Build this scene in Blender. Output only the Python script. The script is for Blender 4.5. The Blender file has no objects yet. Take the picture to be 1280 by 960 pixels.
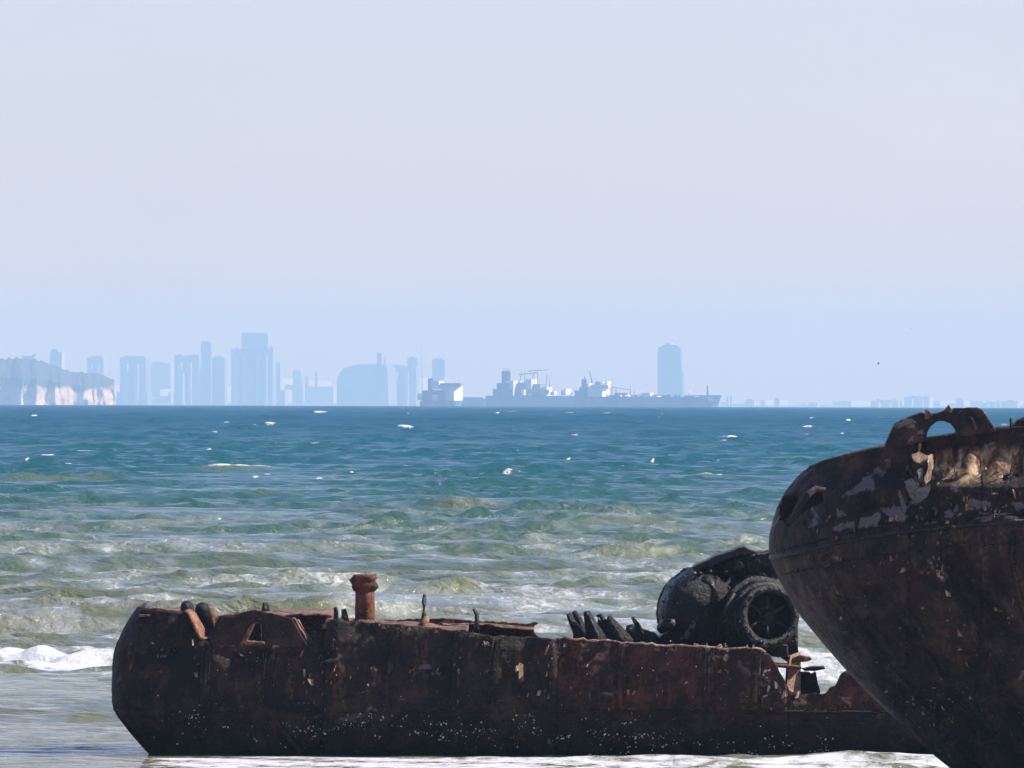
import bpy, bmesh, math, random
import numpy as np
from mathutils import Matrix, Vector, noise as mnoise

random.seed(7)
rng = np.random.default_rng(11)
SC = bpy.context.scene
COL = SC.collection

# ------------------------------------------------------------------ camera
F = 10000.0            # focal length in photograph pixels (1280 wide): a long telephoto
RE = 6.371e6           # the sea curves, so the horizon is a real one
H = 9.077              # eye height above the water
P0 = 11.13             # pixels between the optical axis and true level
ROLL = 4.0 / 1280.0
cam_d = bpy.data.cameras.new('camera')
cam_d.sensor_width = 36.0
cam_d.lens = 36.0 * F / 1280.0
cam_d.clip_start = 1.0
cam_d.clip_end = 80000.0
cam = bpy.data.objects.new('camera', cam_d)
COL.objects.link(cam)
cam.matrix_world = (Matrix.Translation((0, 0, H)) @ Matrix.Rotation(math.radians(90) + P0 / F, 4, 'X')
                    @ Matrix.Rotation(ROLL, 4, 'Z'))
SC.camera = cam

# ------------------------------------------------------------------ light
SUN_AZ = math.radians(84)     # from +Y (away from the camera) towards +X (right)
SUN_EL = math.radians(42)
sun_vec = Vector((math.cos(SUN_EL) * math.sin(SUN_AZ), math.cos(SUN_EL) * math.cos(SUN_AZ), math.sin(SUN_EL)))
W = bpy.data.worlds.new('World')
SC.world = W
W.use_nodes = True
wn = W.node_tree
bg = wn.nodes['Background']
sky = wn.nodes.new('ShaderNodeTexSky')
sky.sky_type = 'NISHITA'
sky.sun_disc = False
sky.sun_elevation = SUN_EL
sky.sun_rotation = SUN_AZ
sky.air_density = 1.0
sky.dust_density = 0.3
sky.ozone_density = 1.5
tint = wn.nodes.new('ShaderNodeMix'); tint.data_type = 'RGBA'; tint.blend_type = 'MULTIPLY'   # one even tint for the whole sky
tint.inputs[0].default_value = 1.0
tint.inputs[7].default_value = (0.99, 0.905, 1.14, 1)
wn.links.new(sky.outputs['Color'], tint.inputs[6])
# thin uneven veil over the whole sky
wtc = wn.nodes.new('ShaderNodeTexCoord')
wmp = wn.nodes.new('ShaderNodeMapping'); wmp.inputs['Scale'].default_value = (9, 9, 26)
wns = wn.nodes.new('ShaderNodeTexNoise'); wns.inputs['Scale'].default_value = 1.0; wns.inputs['Detail'].default_value = 5
wmr = wn.nodes.new('ShaderNodeMapRange'); wmr.inputs['From Min'].default_value = 0.3; wmr.inputs['From Max'].default_value = 0.7
wmr.inputs['To Min'].default_value = 0.95; wmr.inputs['To Max'].default_value = 1.06
wmu = wn.nodes.new('ShaderNodeMix'); wmu.data_type = 'RGBA'; wmu.blend_type = 'MULTIPLY'; wmu.inputs[0].default_value = 1.0
wn.links.new(wtc.outputs['Generated'], wmp.inputs['Vector']); wn.links.new(wmp.outputs[0], wns.inputs['Vector'])
wn.links.new(wns.outputs['Fac'], wmr.inputs['Value']); wn.links.new(tint.outputs[2], wmu.inputs[6])
wn.links.new(wmr.outputs[0], wmu.inputs[7]); wn.links.new(wmu.outputs[2], bg.inputs['Color'])
bg.inputs['Strength'].default_value = 0.08
sd = bpy.data.lights.new('sun', 'SUN')
sd.energy = 5.0
sd.angle = math.radians(0.5)
sd.color = (1.0, 0.95, 0.87)
so = bpy.data.objects.new('sun', sd)
so.rotation_euler = sun_vec.to_track_quat('Z', 'Y').to_euler()
so.location = (60, 0, 60)
COL.objects.link(so)

SC.view_settings.view_transform = 'Standard'
SC.view_settings.look = 'None'
SC.view_settings.exposure = 0.70
SC.view_settings.gamma = 1.0
SC.cycles.use_denoising = True
SC.cycles.max_bounces = 6
SC.cycles.volume_bounces = 1
SC.cycles.caustics_reflective = False
SC.cycles.caustics_refractive = False

# ------------------------------------------------------------------ helpers
def wp(px, py, D):
    """world point seen at photograph pixel (px, py), D metres away"""
    u, v = px - 640.0, 480.0 - py
    up = u * math.cos(ROLL) - v * math.sin(ROLL)
    vp = u * math.sin(ROLL) + v * math.cos(ROLL)
    return Vector((up * D / F, D, H + (vp + P0) * D / F))

def wx(px, D, py=800): return wp(px, py, D).x
def wz(py, D, px=640): return wp(px, py, D).z

def tag(o, label, cat, group=None):
    o['label'] = label
    o['category'] = cat
    if group: o['group'] = group
    return o

def empty(name, loc, label, cat, group=None):
    o = bpy.data.objects.new(name, None)
    o.location = loc
    o.empty_display_size = 0.5
    COL.objects.link(o)
    return tag(o, label, cat, group)

def origin(o):
    v = Vector((0, 0, 0))
    while o is not None:
        v += o.location
        o = o.parent
    return v

def mesh_obj(name, verts, faces, mat, parent=None, smooth=True, bevel=0.0, solid=0.0, label=None):
    """verts in world coordinates; ONE mesh object"""
    off = np.array(origin(parent)) if parent else np.zeros(3)
    V = np.asarray(verts, dtype=float).reshape(-1, 3) - off
    me = bpy.data.meshes.new(name)
    me.from_pydata(V.tolist(), [], faces)
    me.validate()
    bm = bmesh.new(); bm.from_mesh(me)
    if solid == 0.0:
        bmesh.ops.recalc_face_normals(bm, faces=bm.faces)
    bm.to_mesh(me); bm.free()
    if smooth:
        me.polygons.foreach_set('use_smooth', [True] * len(me.polygons))
    me.materials.append(mat)
    o = bpy.data.objects.new(name, me)
    COL.objects.link(o)
    if parent: o.parent = parent
    if solid:
        m = o.modifiers.new('thick', 'SOLIDIFY'); m.thickness = solid; m.offset = 0
    if bevel:
        m = o.modifiers.new('bevel', 'BEVEL'); m.width = bevel; m.segments = 2; m.limit_method = 'ANGLE'
        m.angle_limit = math.radians(35)
        o.modifiers.new('wn', 'WEIGHTED_NORMAL')
    if label: o['label'] = label
    return o

class MB:
    """collects shapes into one mesh"""
    def __init__(s): s.v = []; s.f = []
    def add(s, verts, faces):
        n = len(s.v)
        s.v += [tuple(p) for p in verts]
        s.f += [[i + n for i in f] for f in faces]
        return s
    def box(s, x0, x1, y0, y1, z0, z1, yaw=0.0):
        cx, cy = (x0 + x1) / 2, (y0 + y1) / 2
        c, sn = math.cos(yaw), math.sin(yaw)
        pts = []
        for z in (z0, z1):
            for x, y in ((x0, y0), (x1, y0), (x1, y1), (x0, y1)):
                dx, dy = x - cx, y - cy
                pts.append((cx + dx * c - dy * sn, cy + dx * sn + dy * c, z))
        return s.add(pts, [[0, 3, 2, 1], [4, 5, 6, 7], [0, 1, 5, 4], [1, 2, 6, 5], [2, 3, 7, 6], [3, 0, 4, 7]])
    def tube(s, pts, radii, n=10, cap=True, jitter=0.0):
        pts = [Vector(p) for p in pts]
        if not hasattr(radii, '__len__'): radii = [radii] * len(pts)
        rings = []
        up = Vector((0, 0, 1))
        for i, p in enumerate(pts):
            t = (pts[min(i + 1, len(pts) - 1)] - pts[max(i - 1, 0)]).normalized()
            a = t.cross(up)
            if a.length < 1e-3: a = t.cross(Vector((0, 1, 0)))
            a.normalize(); b = t.cross(a)
            rings.append([p + (a * math.cos(2 * math.pi * k / n) + b * math.sin(2 * math.pi * k / n)) * radii[i]
                          * (1 + jitter * random.uniform(-1, 1)) for k in range(n)])
        vs = [q for r in rings for q in r]
        fs = []
        for i in range(len(pts) - 1):
            for k in range(n):
                fs.append([i * n + k, i * n + (k + 1) % n, (i + 1) * n + (k + 1) % n, (i + 1) * n + k])
        if cap:
            fs.append(list(range(n))[::-1]); fs.append([(len(pts) - 1) * n + k for k in range(n)])
        return s.add(vs, fs)
    def prism(s, outline, off):
        """outline: world points of a polygon; off: extrusion vector"""
        n = len(outline)
        a = [Vector(p) for p in outline]; b = [p + Vector(off) for p in a]
        fs = [list(range(n)), list(range(n, 2 * n))[::-1]]
        for i in range(n):
            j = (i + 1) % n
            fs.append([i, i + n, j + n, j])
        return s.add(a + b, fs)
    def build(s, name, mat, parent=None, **kw):
        return mesh_obj(name, s.v, s.f, mat, parent, **kw)

def rough_line(pts, step=4.0, amp=0.8, closed=False):
    """subdivide a pixel polyline and roughen it"""
    out = []
    n = len(pts)
    for i in range(n if closed else n - 1):
        a, b = pts[i], pts[(i + 1) % n]
        L = math.hypot(b[0] - a[0], b[1] - a[1])
        k = max(1, int(L / step))
        for j in range(k):
            t = j / k
            q = amp if j else amp * 0.4
            out.append((a[0] + (b[0] - a[0]) * t + random.uniform(-q, q), a[1] + (b[1] - a[1]) * t + random.uniform(-q, q)))
    if not closed: out.append(pts[-1])
    return out

def fbm(P, scale, octv=4):
    P = np.asarray(P, dtype=float).reshape(-1, 3)
    return np.array([mnoise.fractal(Vector(p) * scale, 0.9, 2.1, octv) for p in P])

def submesh(V, faces):
    used = sorted({i for f in faces for i in f})
    m = {o: i for i, o in enumerate(used)}
    return V[used], [[m[i] for i in f] for f in faces]

# ------------------------------------------------------------------ materials
def nodes(name):
    m = bpy.data.materials.new(name); m.use_nodes = True
    nt = m.node_tree
    return m, nt, nt.nodes['Principled BSDF']

def nd(nt, typ, **kw):
    n = nt.nodes.new(typ)
    for k, v in kw.items():
        if k.startswith('i_'):
            key = k[2:]
            n.inputs[int(key) if key.isdigit() else key].default_value = v
        else: setattr(n, k, v)
    return n

def ramp(nt, src, stops):
    r = nt.nodes.new('ShaderNodeValToRGB')
    el = r.color_ramp.elements
    while len(el) < len(stops): el.new(0.5)
    for e, (p, c) in zip(el, stops):
        e.position = p
        e.color = (*c, 1) if len(c) == 3 else c
    nt.links.new(src, r.inputs[0])
    return r.outputs[0]

def mixc(nt, fac, a, b):
    n = nt.nodes.new('ShaderNodeMix'); n.data_type = 'RGBA'
    for sock, v in ((n.inputs[0], fac), (n.inputs[6], a), (n.inputs[7], b)):
        if hasattr(v, 'links'): nt.links.new(v, sock)
        else: sock.default_value = v if not isinstance(v, tuple) else (*v, 1)
    return n.outputs[2]

def nd_half(nt, src):
    h = nd(nt, 'ShaderNodeMath', operation='MULTIPLY', i_1=0.5)
    nt.links.new(src, h.inputs[0])
    return h.outputs[0]

def noise_tex(nt, coord, scale, detail=6, rough=0.6, stretch=(1, 1, 1), dist=0.0):
    mp = nd(nt, 'ShaderNodeMapping'); mp.inputs['Scale'].default_value = stretch
    nt.links.new(coord, mp.inputs['Vector'])
    n = nd(nt, 'ShaderNodeTexNoise', i_Scale=scale, i_Detail=detail, i_Roughness=rough, i_Distortion=dist)
    nt.links.new(mp.outputs[0], n.inputs['Vector'])
    return n.outputs['Fac']

def rust(name, dark=(0.018, 0.013, 0.013), brown=(0.06, 0.028, 0.018), orange=(0.22, 0.085, 0.03),
         paint=(0.16, 0.145, 0.15), streak=0.5, paint_amt=0.5, bump=0.5, scale=1.0, rough=0.55, spec=0.22):
    if max(brown) < 0.13:
        dark = (dark[0] * 0.36, dark[1] * 0.29, dark[2] * 0.28); brown = (brown[0] * 0.60, brown[1] * 0.39, brown[2] * 0.33); orange = tuple(c * 0.85 for c in orange); paint = tuple(c * 0.8 for c in paint)
    m, nt, b = nodes(name)
    tc = nd(nt, 'ShaderNodeTexCoord').outputs['Object']
    n1 = noise_tex(nt, tc, 0.7 * scale, 8, 0.62)
    n2 = noise_tex(nt, tc, 2.4 * scale, 7, 0.65, (1, 1, 0.22), 0.4)
    n3 = noise_tex(nt, tc, 9.0 * scale, 10, 0.7)
    n4 = noise_tex(nt, tc, 1.1 * scale, 5, 0.55, (1, 1, 1.3), 0.6)
    base = mixc(nt, ramp(nt, n1, [(0.38, (0, 0, 0)), (0.62, (1, 1, 1))]), dark, brown)
    s = ramp(nt, n2, [(0.62 - 0.16 * streak, (0, 0, 0)), (0.80 - 0.1 * streak, (1, 1, 1))])
    base = mixc(nt, s, base, orange)
    base = mixc(nt, ramp(nt, n3, [(0.42, (1, 1, 1)), (0.56, (0, 0, 0))]), base, tuple(c * 0.55 for c in dark))
    pf = ramp(nt, n4, [(0.70 - 0.12 * paint_amt, (0, 0, 0)), (0.725 - 0.12 * paint_amt, (1, 1, 1))])
    pf2 = nd(nt, 'ShaderNodeMath', operation='MULTIPLY')
    nt.links.new(pf, pf2.inputs[0])
    nt.links.new(ramp(nt, n3, [(0.35, (0.1, 0.1, 0.1)), (0.5, (0.8, 0.8, 0.8))]), pf2.inputs[1])
    n5 = noise_tex(nt, tc, 1.9 * scale, 12, 0.74, (1, 1, 0.8), 0.5)
    cr = nd(nt, 'ShaderNodeMath', operation='MULTIPLY', i_1=0.75)
    nt.links.new(ramp(nt, n5, [(0.50, (0, 0, 0)), (0.60, (1, 1, 1))]), cr.inputs[0])
    base = mixc(nt, cr.outputs[0], base, tuple(min(0.5, c * 1.25 + 0.012) for c in brown))
    n6 = noise_tex(nt, tc, 11 * scale, 3, 0.6, (1, 1, 0.7), 0.2)
    base = mixc(nt, ramp(nt, n6, [(0.71, (0, 0, 0)), (0.735, (0.8, 0.8, 0.8))]), base, (0.24, 0.20, 0.185))  # small pale chips standing in for glints, put into the colour
    at = nd(nt, 'ShaderNodeAttribute', attribute_name='wear')
    base = mixc(nt, pf2.outputs[0], base, paint)
    sc = nd(nt, 'ShaderNodeAttribute', attribute_name='scab')
    sa = nd(nt, 'ShaderNodeMath', operation='MULTIPLY_ADD', i_1=1.5)
    nt.links.new(n3, sa.inputs[0]); nt.links.new(sc.outputs['Fac'], sa.inputs[2])
    base = mixc(nt, ramp(nt, sa.outputs[0], [(1.18 / 2, (0, 0, 0)), (1.36 / 2, (0.9, 0.9, 0.9))]) if False else ramp(nt, nd_half(nt, sa.outputs[0]), [(0.74, (0, 0, 0)), (0.84, (0.85, 0.85, 0.85))]), base, (0.155, 0.135, 0.14))
    aw = nd(nt, 'ShaderNodeMath', operation='MULTIPLY')
    nt.links.new(at.outputs['Fac'], aw.inputs[0])
    nt.links.new(ramp(nt, n2, [(0.36, (0.12, 0.12, 0.12)), (0.55, (1, 1, 1))]), aw.inputs[1])
    wc = ramp(nt, noise_tex(nt, tc, 3.2, 6, 0.65, (1.6, 1, 0.2), 0.3), [(0.40, (0.05, 0.025, 0.017)), (0.48, (0.26, 0.115, 0.05)), (0.55, (0.52, 0.34, 0.18)), (0.68, (0.68, 0.52, 0.34))])
    base = mixc(nt, aw.outputs[0], base, wc)
    nt.links.new(base, b.inputs['Base Color'])
    rr = ramp(nt, n3, [(0.3, (rough - 0.2,) * 3), (0.7, (rough + 0.2,) * 3)])
    nt.links.new(rr, b.inputs['Roughness'])
    b.inputs['Specular IOR Level'].default_value = spec
    add = nd(nt, 'ShaderNodeMath', operation='MULTIPLY_ADD'); add.inputs[1].default_value = 2.5
    nt.links.new(n1, add.inputs[0]); nt.links.new(n3, add.inputs[2])
    bp = nd(nt, 'ShaderNodeBump', i_Strength=min(1, bump * 1.6), i_Distance=0.085 / scale)
    nt.links.new(add.outputs[0], bp.inputs['Height'])
    nt.links.new(bp.outputs[0], b.inputs['Normal'])
    return m

M_HULL = rust('rusted_hull', dark=(0.018, 0.012, 0.012), brown=(0.052, 0.026, 0.019), orange=(0.24, 0.09, 0.035), streak=0.45, paint_amt=0.35)
M_RED = rust('red_rust_hull', dark=(0.03, 0.017, 0.014), brown=(0.11, 0.04, 0.024), streak=0.7, paint_amt=0.2)
M_LOW = rust('wet_lower_hull', dark=(0.013, 0.009, 0.009), brown=(0.045, 0.026, 0.019), orange=(0.08, 0.04, 0.02),
             paint=(0.09, 0.085, 0.08), streak=0.1, paint_amt=0.3, rough=0.45)
M_STERN = rust('rusted_counter', dark=(0.022, 0.015, 0.013), brown=(0.058, 0.034, 0.025), orange=(0.17, 0.10, 0.06), streak=0.6, paint_amt=0.25)
M_BULW = rust('rusted_bulwark', dark=(0.026, 0.021, 0.024), brown=(0.07, 0.042, 0.035), paint=(0.24, 0.185, 0.19), streak=0.25, paint_amt=0.8)
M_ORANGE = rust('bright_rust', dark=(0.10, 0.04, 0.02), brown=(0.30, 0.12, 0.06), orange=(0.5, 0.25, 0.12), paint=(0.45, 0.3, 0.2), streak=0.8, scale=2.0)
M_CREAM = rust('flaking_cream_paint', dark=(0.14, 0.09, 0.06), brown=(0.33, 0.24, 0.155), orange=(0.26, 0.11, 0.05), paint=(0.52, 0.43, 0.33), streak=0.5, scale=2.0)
M_PATCH = rust('old_paint', dark=(0.10, 0.088, 0.092), brown=(0.135, 0.115, 0.12), orange=(0.08, 0.05, 0.04), paint=(0.18, 0.16, 0.165), streak=0.1)
M_PINK = rust('pale_rust', dark=(0.25, 0.13, 0.09), brown=(0.52, 0.31, 0.22), orange=(0.5, 0.24, 0.13), paint=(0.6, 0.42, 0.32), streak=0.5, scale=2.0)
M_DECK = rust('deck_rust', dark=(0.05, 0.028, 0.02), brown=(0.28, 0.15, 0.085), orange=(0.46, 0.28, 0.12), paint=(0.35, 0.28, 0.2), streak=0.6, scale=1.6)
M_IRON = rust('dark_iron', dark=(0.008, 0.006, 0.006), brown=(0.018, 0.012, 0.011), orange=(0.10, 0.05, 0.03), paint=(0.2, 0.17, 0.17), streak=0.2, paint_amt=0.45, rough=0.34, bump=0.6, scale=1.4, spec=0.30)
M_PIPE = rust('pipe_rust', dark=(0.035, 0.008, 0.004), brown=(0.131, 0.032, 0.011), orange=(0.42, 0.14, 0.045), streak=0.9, paint_amt=0.1, scale=2.0)

def plain(name, col, rough=0.6, var=0.25, scale=0.2, dark=None):
    m, nt, b = nodes(name)
    tc = nd(nt, 'ShaderNodeTexCoord').outputs['Object']
    n = noise_tex(nt, tc, scale, 6, 0.6, (1, 1, 0.6))
    d = dark or tuple(c * (1 - var) for c in col)
    l = tuple(min(1, c * (1 + var * 0.5)) for c in col)
    nt.links.new(ramp(nt, n, [(0.35, d), (0.65, l)]), b.inputs['Base Color'])
    b.inputs['Roughness'].default_value = rough
    return m

M_BARN = plain('barnacle_shell', (0.7, 0.66, 0.55), 0.7, 0.3, 20)
M_CONC = [plain('pale_concrete', (0.52, 0.50, 0.47), 0.7, 0.15, 0.02), plain('grey_concrete', (0.36, 0.37, 0.38), 0.7, 0.15, 0.02),
          plain('blue_glass_wall', (0.26, 0.30, 0.34), 0.25, 0.2, 0.02), plain('dark_glass_wall', (0.14, 0.19, 0.26), 0.25, 0.2, 0.02)]
M_WHITE = plain('white_paint', (0.84, 0.82, 0.78), 0.5, 0.1, 0.1)
M_SHIP = plain('ship_hull_paint', (0.09, 0.17, 0.32), 0.5, 0.3, 0.05)
M_SHIPR = plain('ship_deck_paint', (0.24, 0.22, 0.26), 0.6, 0.3, 0.05)
M_FUN = plain('funnel_paint', (0.05, 0.12, 0.25), 0.5, 0.2, 0.1)
M_BIRD = plain('dark_feathers', (0.09, 0.085, 0.085), 0.8, 0.3, 8)

# ================================================================== THE SEA
YS = 138.0
def build_sea():
    ax = []
    fine = np.radians(np.linspace(-5.2, 5.2, 470))
    left = -np.radians(5.2 + (90 - 5.2) * (np.linspace(0, 1, 42)[1:] ** 2.2))[::-1]
    ax = np.concatenate([left, fine, -left[::-1]])
    rr = [YS]
    while rr[-1] < 33600:
        r = rr[-1]
        rr.append(r + max(0.14, 0.00145 * r * (1.0 if r < 6000 else 1 + (r - 6000) / 900)))
    rr = np.array(rr)
    A, R = np.meshgrid(ax, rr)                      # rows along distance
    x, y = R * np.sin(A), R * np.cos(A)
    dr = np.gradient(rr)[:, None] + 0 * A
    da = np.gradient(ax)[None, :] * R
    ds = np.maximum(dr, da * 0.8)
    shore = 0.13 + 0.87 * np.clip((y - 201) / 130.0, 0, 1)
    shore = np.maximum(shore, 0.42 / (1 + np.exp((x + 9.6) / 0.5)))
    # slow groups of higher and lower waves
    def patch(seed, l1, l2, n=10):
        g = np.random.default_rng(seed); s = np.zeros_like(x)
        for _ in range(n):
            L = g.uniform(l1, l2); th = g.uniform(0, 2 * np.pi)
            s += np.sin(2 * np.pi / L * (x * np.cos(th) * 0.8 + y * np.sin(th)) + g.uniform(0, 6.28))
        return s / math.sqrt(n / 2)
    grp = np.clip(1 + 0.32 * patch(3, 45, 160), 0.35, 1.9)
    chop = np.clip(1 + 0.5 * patch(13, 9, 60, 14), 0.15, 2.4)
    farup = 1 + 0.7 * np.clip((R - 700) / 1300, 0, 1)
    z = np.zeros_like(x); hx = np.zeros_like(x); hy = np.zeros_like(x); curv = np.zeros_like(x)
    g = np.random.default_rng(5)
    N = 170
    for i in range(N):
        lam = 0.6 * (30 / 0.6) ** ((i + g.uniform(0, 1)) / N)
        k = 2 * np.pi / lam
        spread = 0.20 if lam > 9 else 0.38
        th = -np.pi / 2 + 0.18 + g.normal(0, spread)
        slope = 0.056 if lam < 3 else 0.054 * (3 / lam) ** 0.75
        a = slope / k
        w = np.clip((lam / ds - 1.2) / 0.9, 0, 1)
        ph = k * (x * np.cos(th) + y * np.sin(th)) + g.uniform(0, 6.28)
        sh = np.clip(shore * (1.0 if lam > 5 else 1.9), 0, 1)
        amp = a * w * (grp if lam > 7 else chop) * sh * farup
        c, s = np.cos(ph), np.sin(ph)
        z += amp * c
        hx -= 0.55 * amp * np.cos(th) * s
        hy -= 0.55 * amp * np.sin(th) * s
        if lam > 2.5: curv += amp * k * c
    foam = np.zeros_like(x); green = np.zeros_like(x)
    # single waves that stand up out of the sea: (px, py, half width px, height m, foam, green)
    feats = [(212, 662, 48, .75, .35, 1.0), (300, 590, 45, .70, 1.0, .5), (95, 584, 20, .5, .9, .3), (543, 586, 22, .8, .8, .8),
             (400, 706, 60, .42, .1, .8), (690, 660, 55, .45, 0, .6), (770, 659, 50, .5, 0, .7), (905, 597, 35, .7, .9, .6),
             (640, 594, 18, .5, .8, .2), (120, 704, 55, .4, .25, .6), (480, 657, 70, .5, 0, .4), (595, 636, 40, .5, 0, .5),
             (860, 645, 60, .5, 0, .5), (70, 605, 60, .7, 0, .4), (200, 557, 30, .9, 0, .6), (740, 540, 20, 1.0, 0, .4),
             (570, 748, 50, .25, .1, .5), (760, 700, 60, .3, .1, .4), (930, 690, 40, .3, .15, .5), (350, 625, 45, .5, 0, .5),
             (40, 862, 90, .22, .0, .5), (60, 880, 85, .2, 0, .7), (250, 720, 50, .3, .5, .2), (440, 590, 30, .5, 0, .3), (1010, 575, 40, .7, 0, .5)]
    for px, py, hw, h, fo, gr in feats:
        D = H / ((py - 508 + 16.9) / F)
        cx = (px - 640) * D / F; sx = 1.2 * hw * D / F
        ly = 3.0 + h * 4.5
        xx = (x - cx) / sx
        yy = y - D - 0.12 * (x - cx) - 1.5 * np.sin((x - cx) / sx * 2.1)
        prof = np.where(yy < 0, np.exp(-(yy / (0.34 * ly)) ** 2), np.exp(-(yy / (0.95 * ly)) ** 2))
        e = np.exp(-np.abs(xx) ** 3) * prof
        z = z + (0.62 if py < 675 else 0.45) * h * e
        green = np.maximum(green, gr * np.exp(-np.abs(xx) ** 4) * np.exp(-((yy + 0.25 * ly) / (0.5 * ly)) ** 2))
        if fo > 0:
            foam = np.maximum(foam, fo * np.exp(-np.abs(xx / 0.9) ** 4) * np.exp(-((yy + 0.02 * ly) / (0.17 * ly)) ** 2))
    # scattered whitecaps
    gw = np.random.default_rng(77)
    for _ in range(120):
        py = 511 + 95 * gw.random() ** 1.5
        px = gw.uniform(-60, 1340)
        D = H / ((py - 508 + 16.9) / F)
        D = min(D, 7800.0)
        if D * D / (2 * RE) > 2: D *= 0.985
        hw = gw.uniform(1.5, 6) * (1 + 1.2 * (gw.random() < .2))
        i0, i1 = np.searchsorted(rr, [D * .97, D * 1.03])
        j0, j1 = np.searchsorted(ax, [(px - 640 - 6 * hw) / F, (px - 640 + 6 * hw) / F])
        if i1 - i0 < 3 or j1 - j0 < 2: continue
        sl = np.s_[i0:i1, j0:j1]
        sx = hw * D / F; ly = max(1.2, 0.0021 * D)
        xx = (x[sl] - (px - 640) * D / F) / sx; yy = (y[sl] - D) / ly
        e = np.exp(-np.abs(xx) ** 3) * np.exp(-yy ** 2)
        z[sl] += gw.uniform(.12, .36) * (0.4 + D / 4500) * e
        foam[sl] = np.maximum(foam[sl], 1.25 * e)
    # the breaker rolling in at the left, past the wrecked barge
    D = 266.0
    yy = y - D - 0.25 * (x + 15) - 1.2 * np.sin(x * 0.55)
    side = 1 / (1 + np.exp((x + 12.2) / 0.35))
    lump = np.clip(0.62 + 0.2 * patch(41, 0.5, 2.5, 16) + 0.22 * patch(42, 2, 7, 8), 0.1, 1.5)
    z += side * 0.55 * lump * np.where(yy < 0, np.exp(-(yy / 1.5) ** 2), np.exp(-(yy / 4.0) ** 2))
    fz = np.where(yy < 0, np.exp(-(yy / 6.5) ** 2), np.exp(-(yy / 2.2) ** 2))
    foam = np.maximum(foam, side * fz * (0.92 + 0.25 * patch(43, 0.6, 4, 16)))
    # whitecaps on the steepest crests farther out
    cap = (curv / farup - 0.30) * 5.0
    far = np.clip((R - 900) / 1600, 0, 1)
    sel = np.clip(patch(8, 6, 40, 14) * 0.6 - 0.75, 0, 1)
    foam = np.maximum(foam, np.clip(cap, 0, 1) * np.clip(sel * 3, 0, 1) * (0.4 + 0.6 * far))
    # trails of old foam close to the shore, thick where it washes past the wrecks
    wash = 1 / (1 + np.exp((y - 199.3 - 0.5 * np.sin(x * 0.8) - 0.3 * np.sin(x * 2.1)) / 0.35))
    wash *= np.clip(0.25 + (x + 9.5) / 1.6, 0.05, 1)
    foam = np.maximum(foam, (0.72 + 0.16 * patch(31, 0.5, 4, 14)) * wash)
    old = np.clip((820 - y) / 430, 0, 1) ** 0.8 * np.clip(0.60 + 0.26 * patch(21, 1.6, 12, 20) + 0.10 * patch(22, 25, 90, 10), 0, 1) * 0.66
    old *= 1 - 0.35 / (1 + np.exp((y - 245) / 8.0))
    near_r = np.exp(-((x - 8.5) / 5.0) ** 2) * np.exp(-((y - 245) / 45.0) ** 2)
    old = np.clip(old + 0.45 * near_r * np.clip(1 + 0.4 * patch(51, 1.5, 8, 14), 0, 2), 0, 1)
    shade_mask = 1 / (1 + np.exp((x + 9.0) / 0.5)) * np.exp(-((y - 202.5) / 2.6) ** 4)      # the barge's cast shadow, painted into the water off its left end
    old = old * (1 - 0.9 * shade_mask)
    film = np.clip(old * 1.45, 0, 1)
    foam = np.maximum(foam, old * 0.72)
    z = z - (x * x + y * y) / (2 * RE)
    X, Y = x + hx, y + hy
    co = np.stack([X, Y, z], -1).reshape(-1, 3)
    nr, nc = x.shape
    idx = np.arange(nr * nc).reshape(nr, nc)
    q = np.stack([idx[:-1, :-1], idx[:-1, 1:], idx[1:, 1:], idx[1:, :-1]], -1).reshape(-1, 4)
    me = bpy.data.meshes.new('sea')
    me.vertices.add(len(co)); me.vertices.foreach_set('co', co.astype(np.float32).ravel())
    me.loops.add(q.size); me.loops.foreach_set('vertex_index', q.astype(np.int32).ravel())
    me.polygons.add(len(q))
    me.polygons.foreach_set('loop_start', np.arange(0, q.size, 4, dtype=np.int32))
    me.polygons.foreach_set('use_smooth', np.ones(len(q), dtype=bool))
    me.update(calc_edges=True)
    for nm, arr in (('foam', foam), ('green', green), ('film', film), ('barge_shade', shade_mask)):
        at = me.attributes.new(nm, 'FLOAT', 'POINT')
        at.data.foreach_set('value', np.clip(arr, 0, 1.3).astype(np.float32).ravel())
    o = bpy.data.objects.new('sea', me)
    COL.objects.link(o)
    o['kind'] = 'structure'
    print('sea', len(q), 'quads')
    # material
    m, nt, b = nodes('sea_water')
    geo = nd(nt, 'ShaderNodeNewGeometry').outputs['Position']
    sep = nd(nt, 'ShaderNodeSeparateXYZ'); nt.links.new(geo, sep.inputs[0])
    wob = noise_tex(nt, geo, 0.02, 4, 0.6, (1, 0.35, 1))
    dist = nd(nt, 'ShaderNodeMath', operation='MULTIPLY_ADD'); dist.inputs[1].default_value = 260.0
    nt.links.new(wob, dist.inputs[0]); nt.links.new(sep.outputs['Y'], dist.inputs[2])
    mr = nd(nt, 'ShaderNodeMapRange'); mr.inputs['From Min'].default_value = 200; mr.inputs['From Max'].default_value = 3200
    nt.links.new(dist.outputs[0], mr.inputs['Value'])
    col = ramp(nt, mr.outputs[0], [(0.0, (0.19, 0.155, 0.10)), (0.05, (0.135, 0.132, 0.062)), (0.12, (0.075, 0.110, 0.060)), (0.20, (0.018, 0.088, 0.080)),
                                   (0.34, (0.001, 0.078, 0.102)), (0.6, (0.0002, 0.066, 0.11)), (1.0, (0.0001, 0.058, 0.11))])
    ad = nd(nt, 'ShaderNodeAttribute', attribute_name='barge_shade')
    col = mixc(nt, ad.outputs['Fac'], col, (0.004, 0.03, 0.06))  # dark blue shadow of the barge mixed into the water colour
    ag = nd(nt, 'ShaderNodeAttribute', attribute_name='green')
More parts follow.
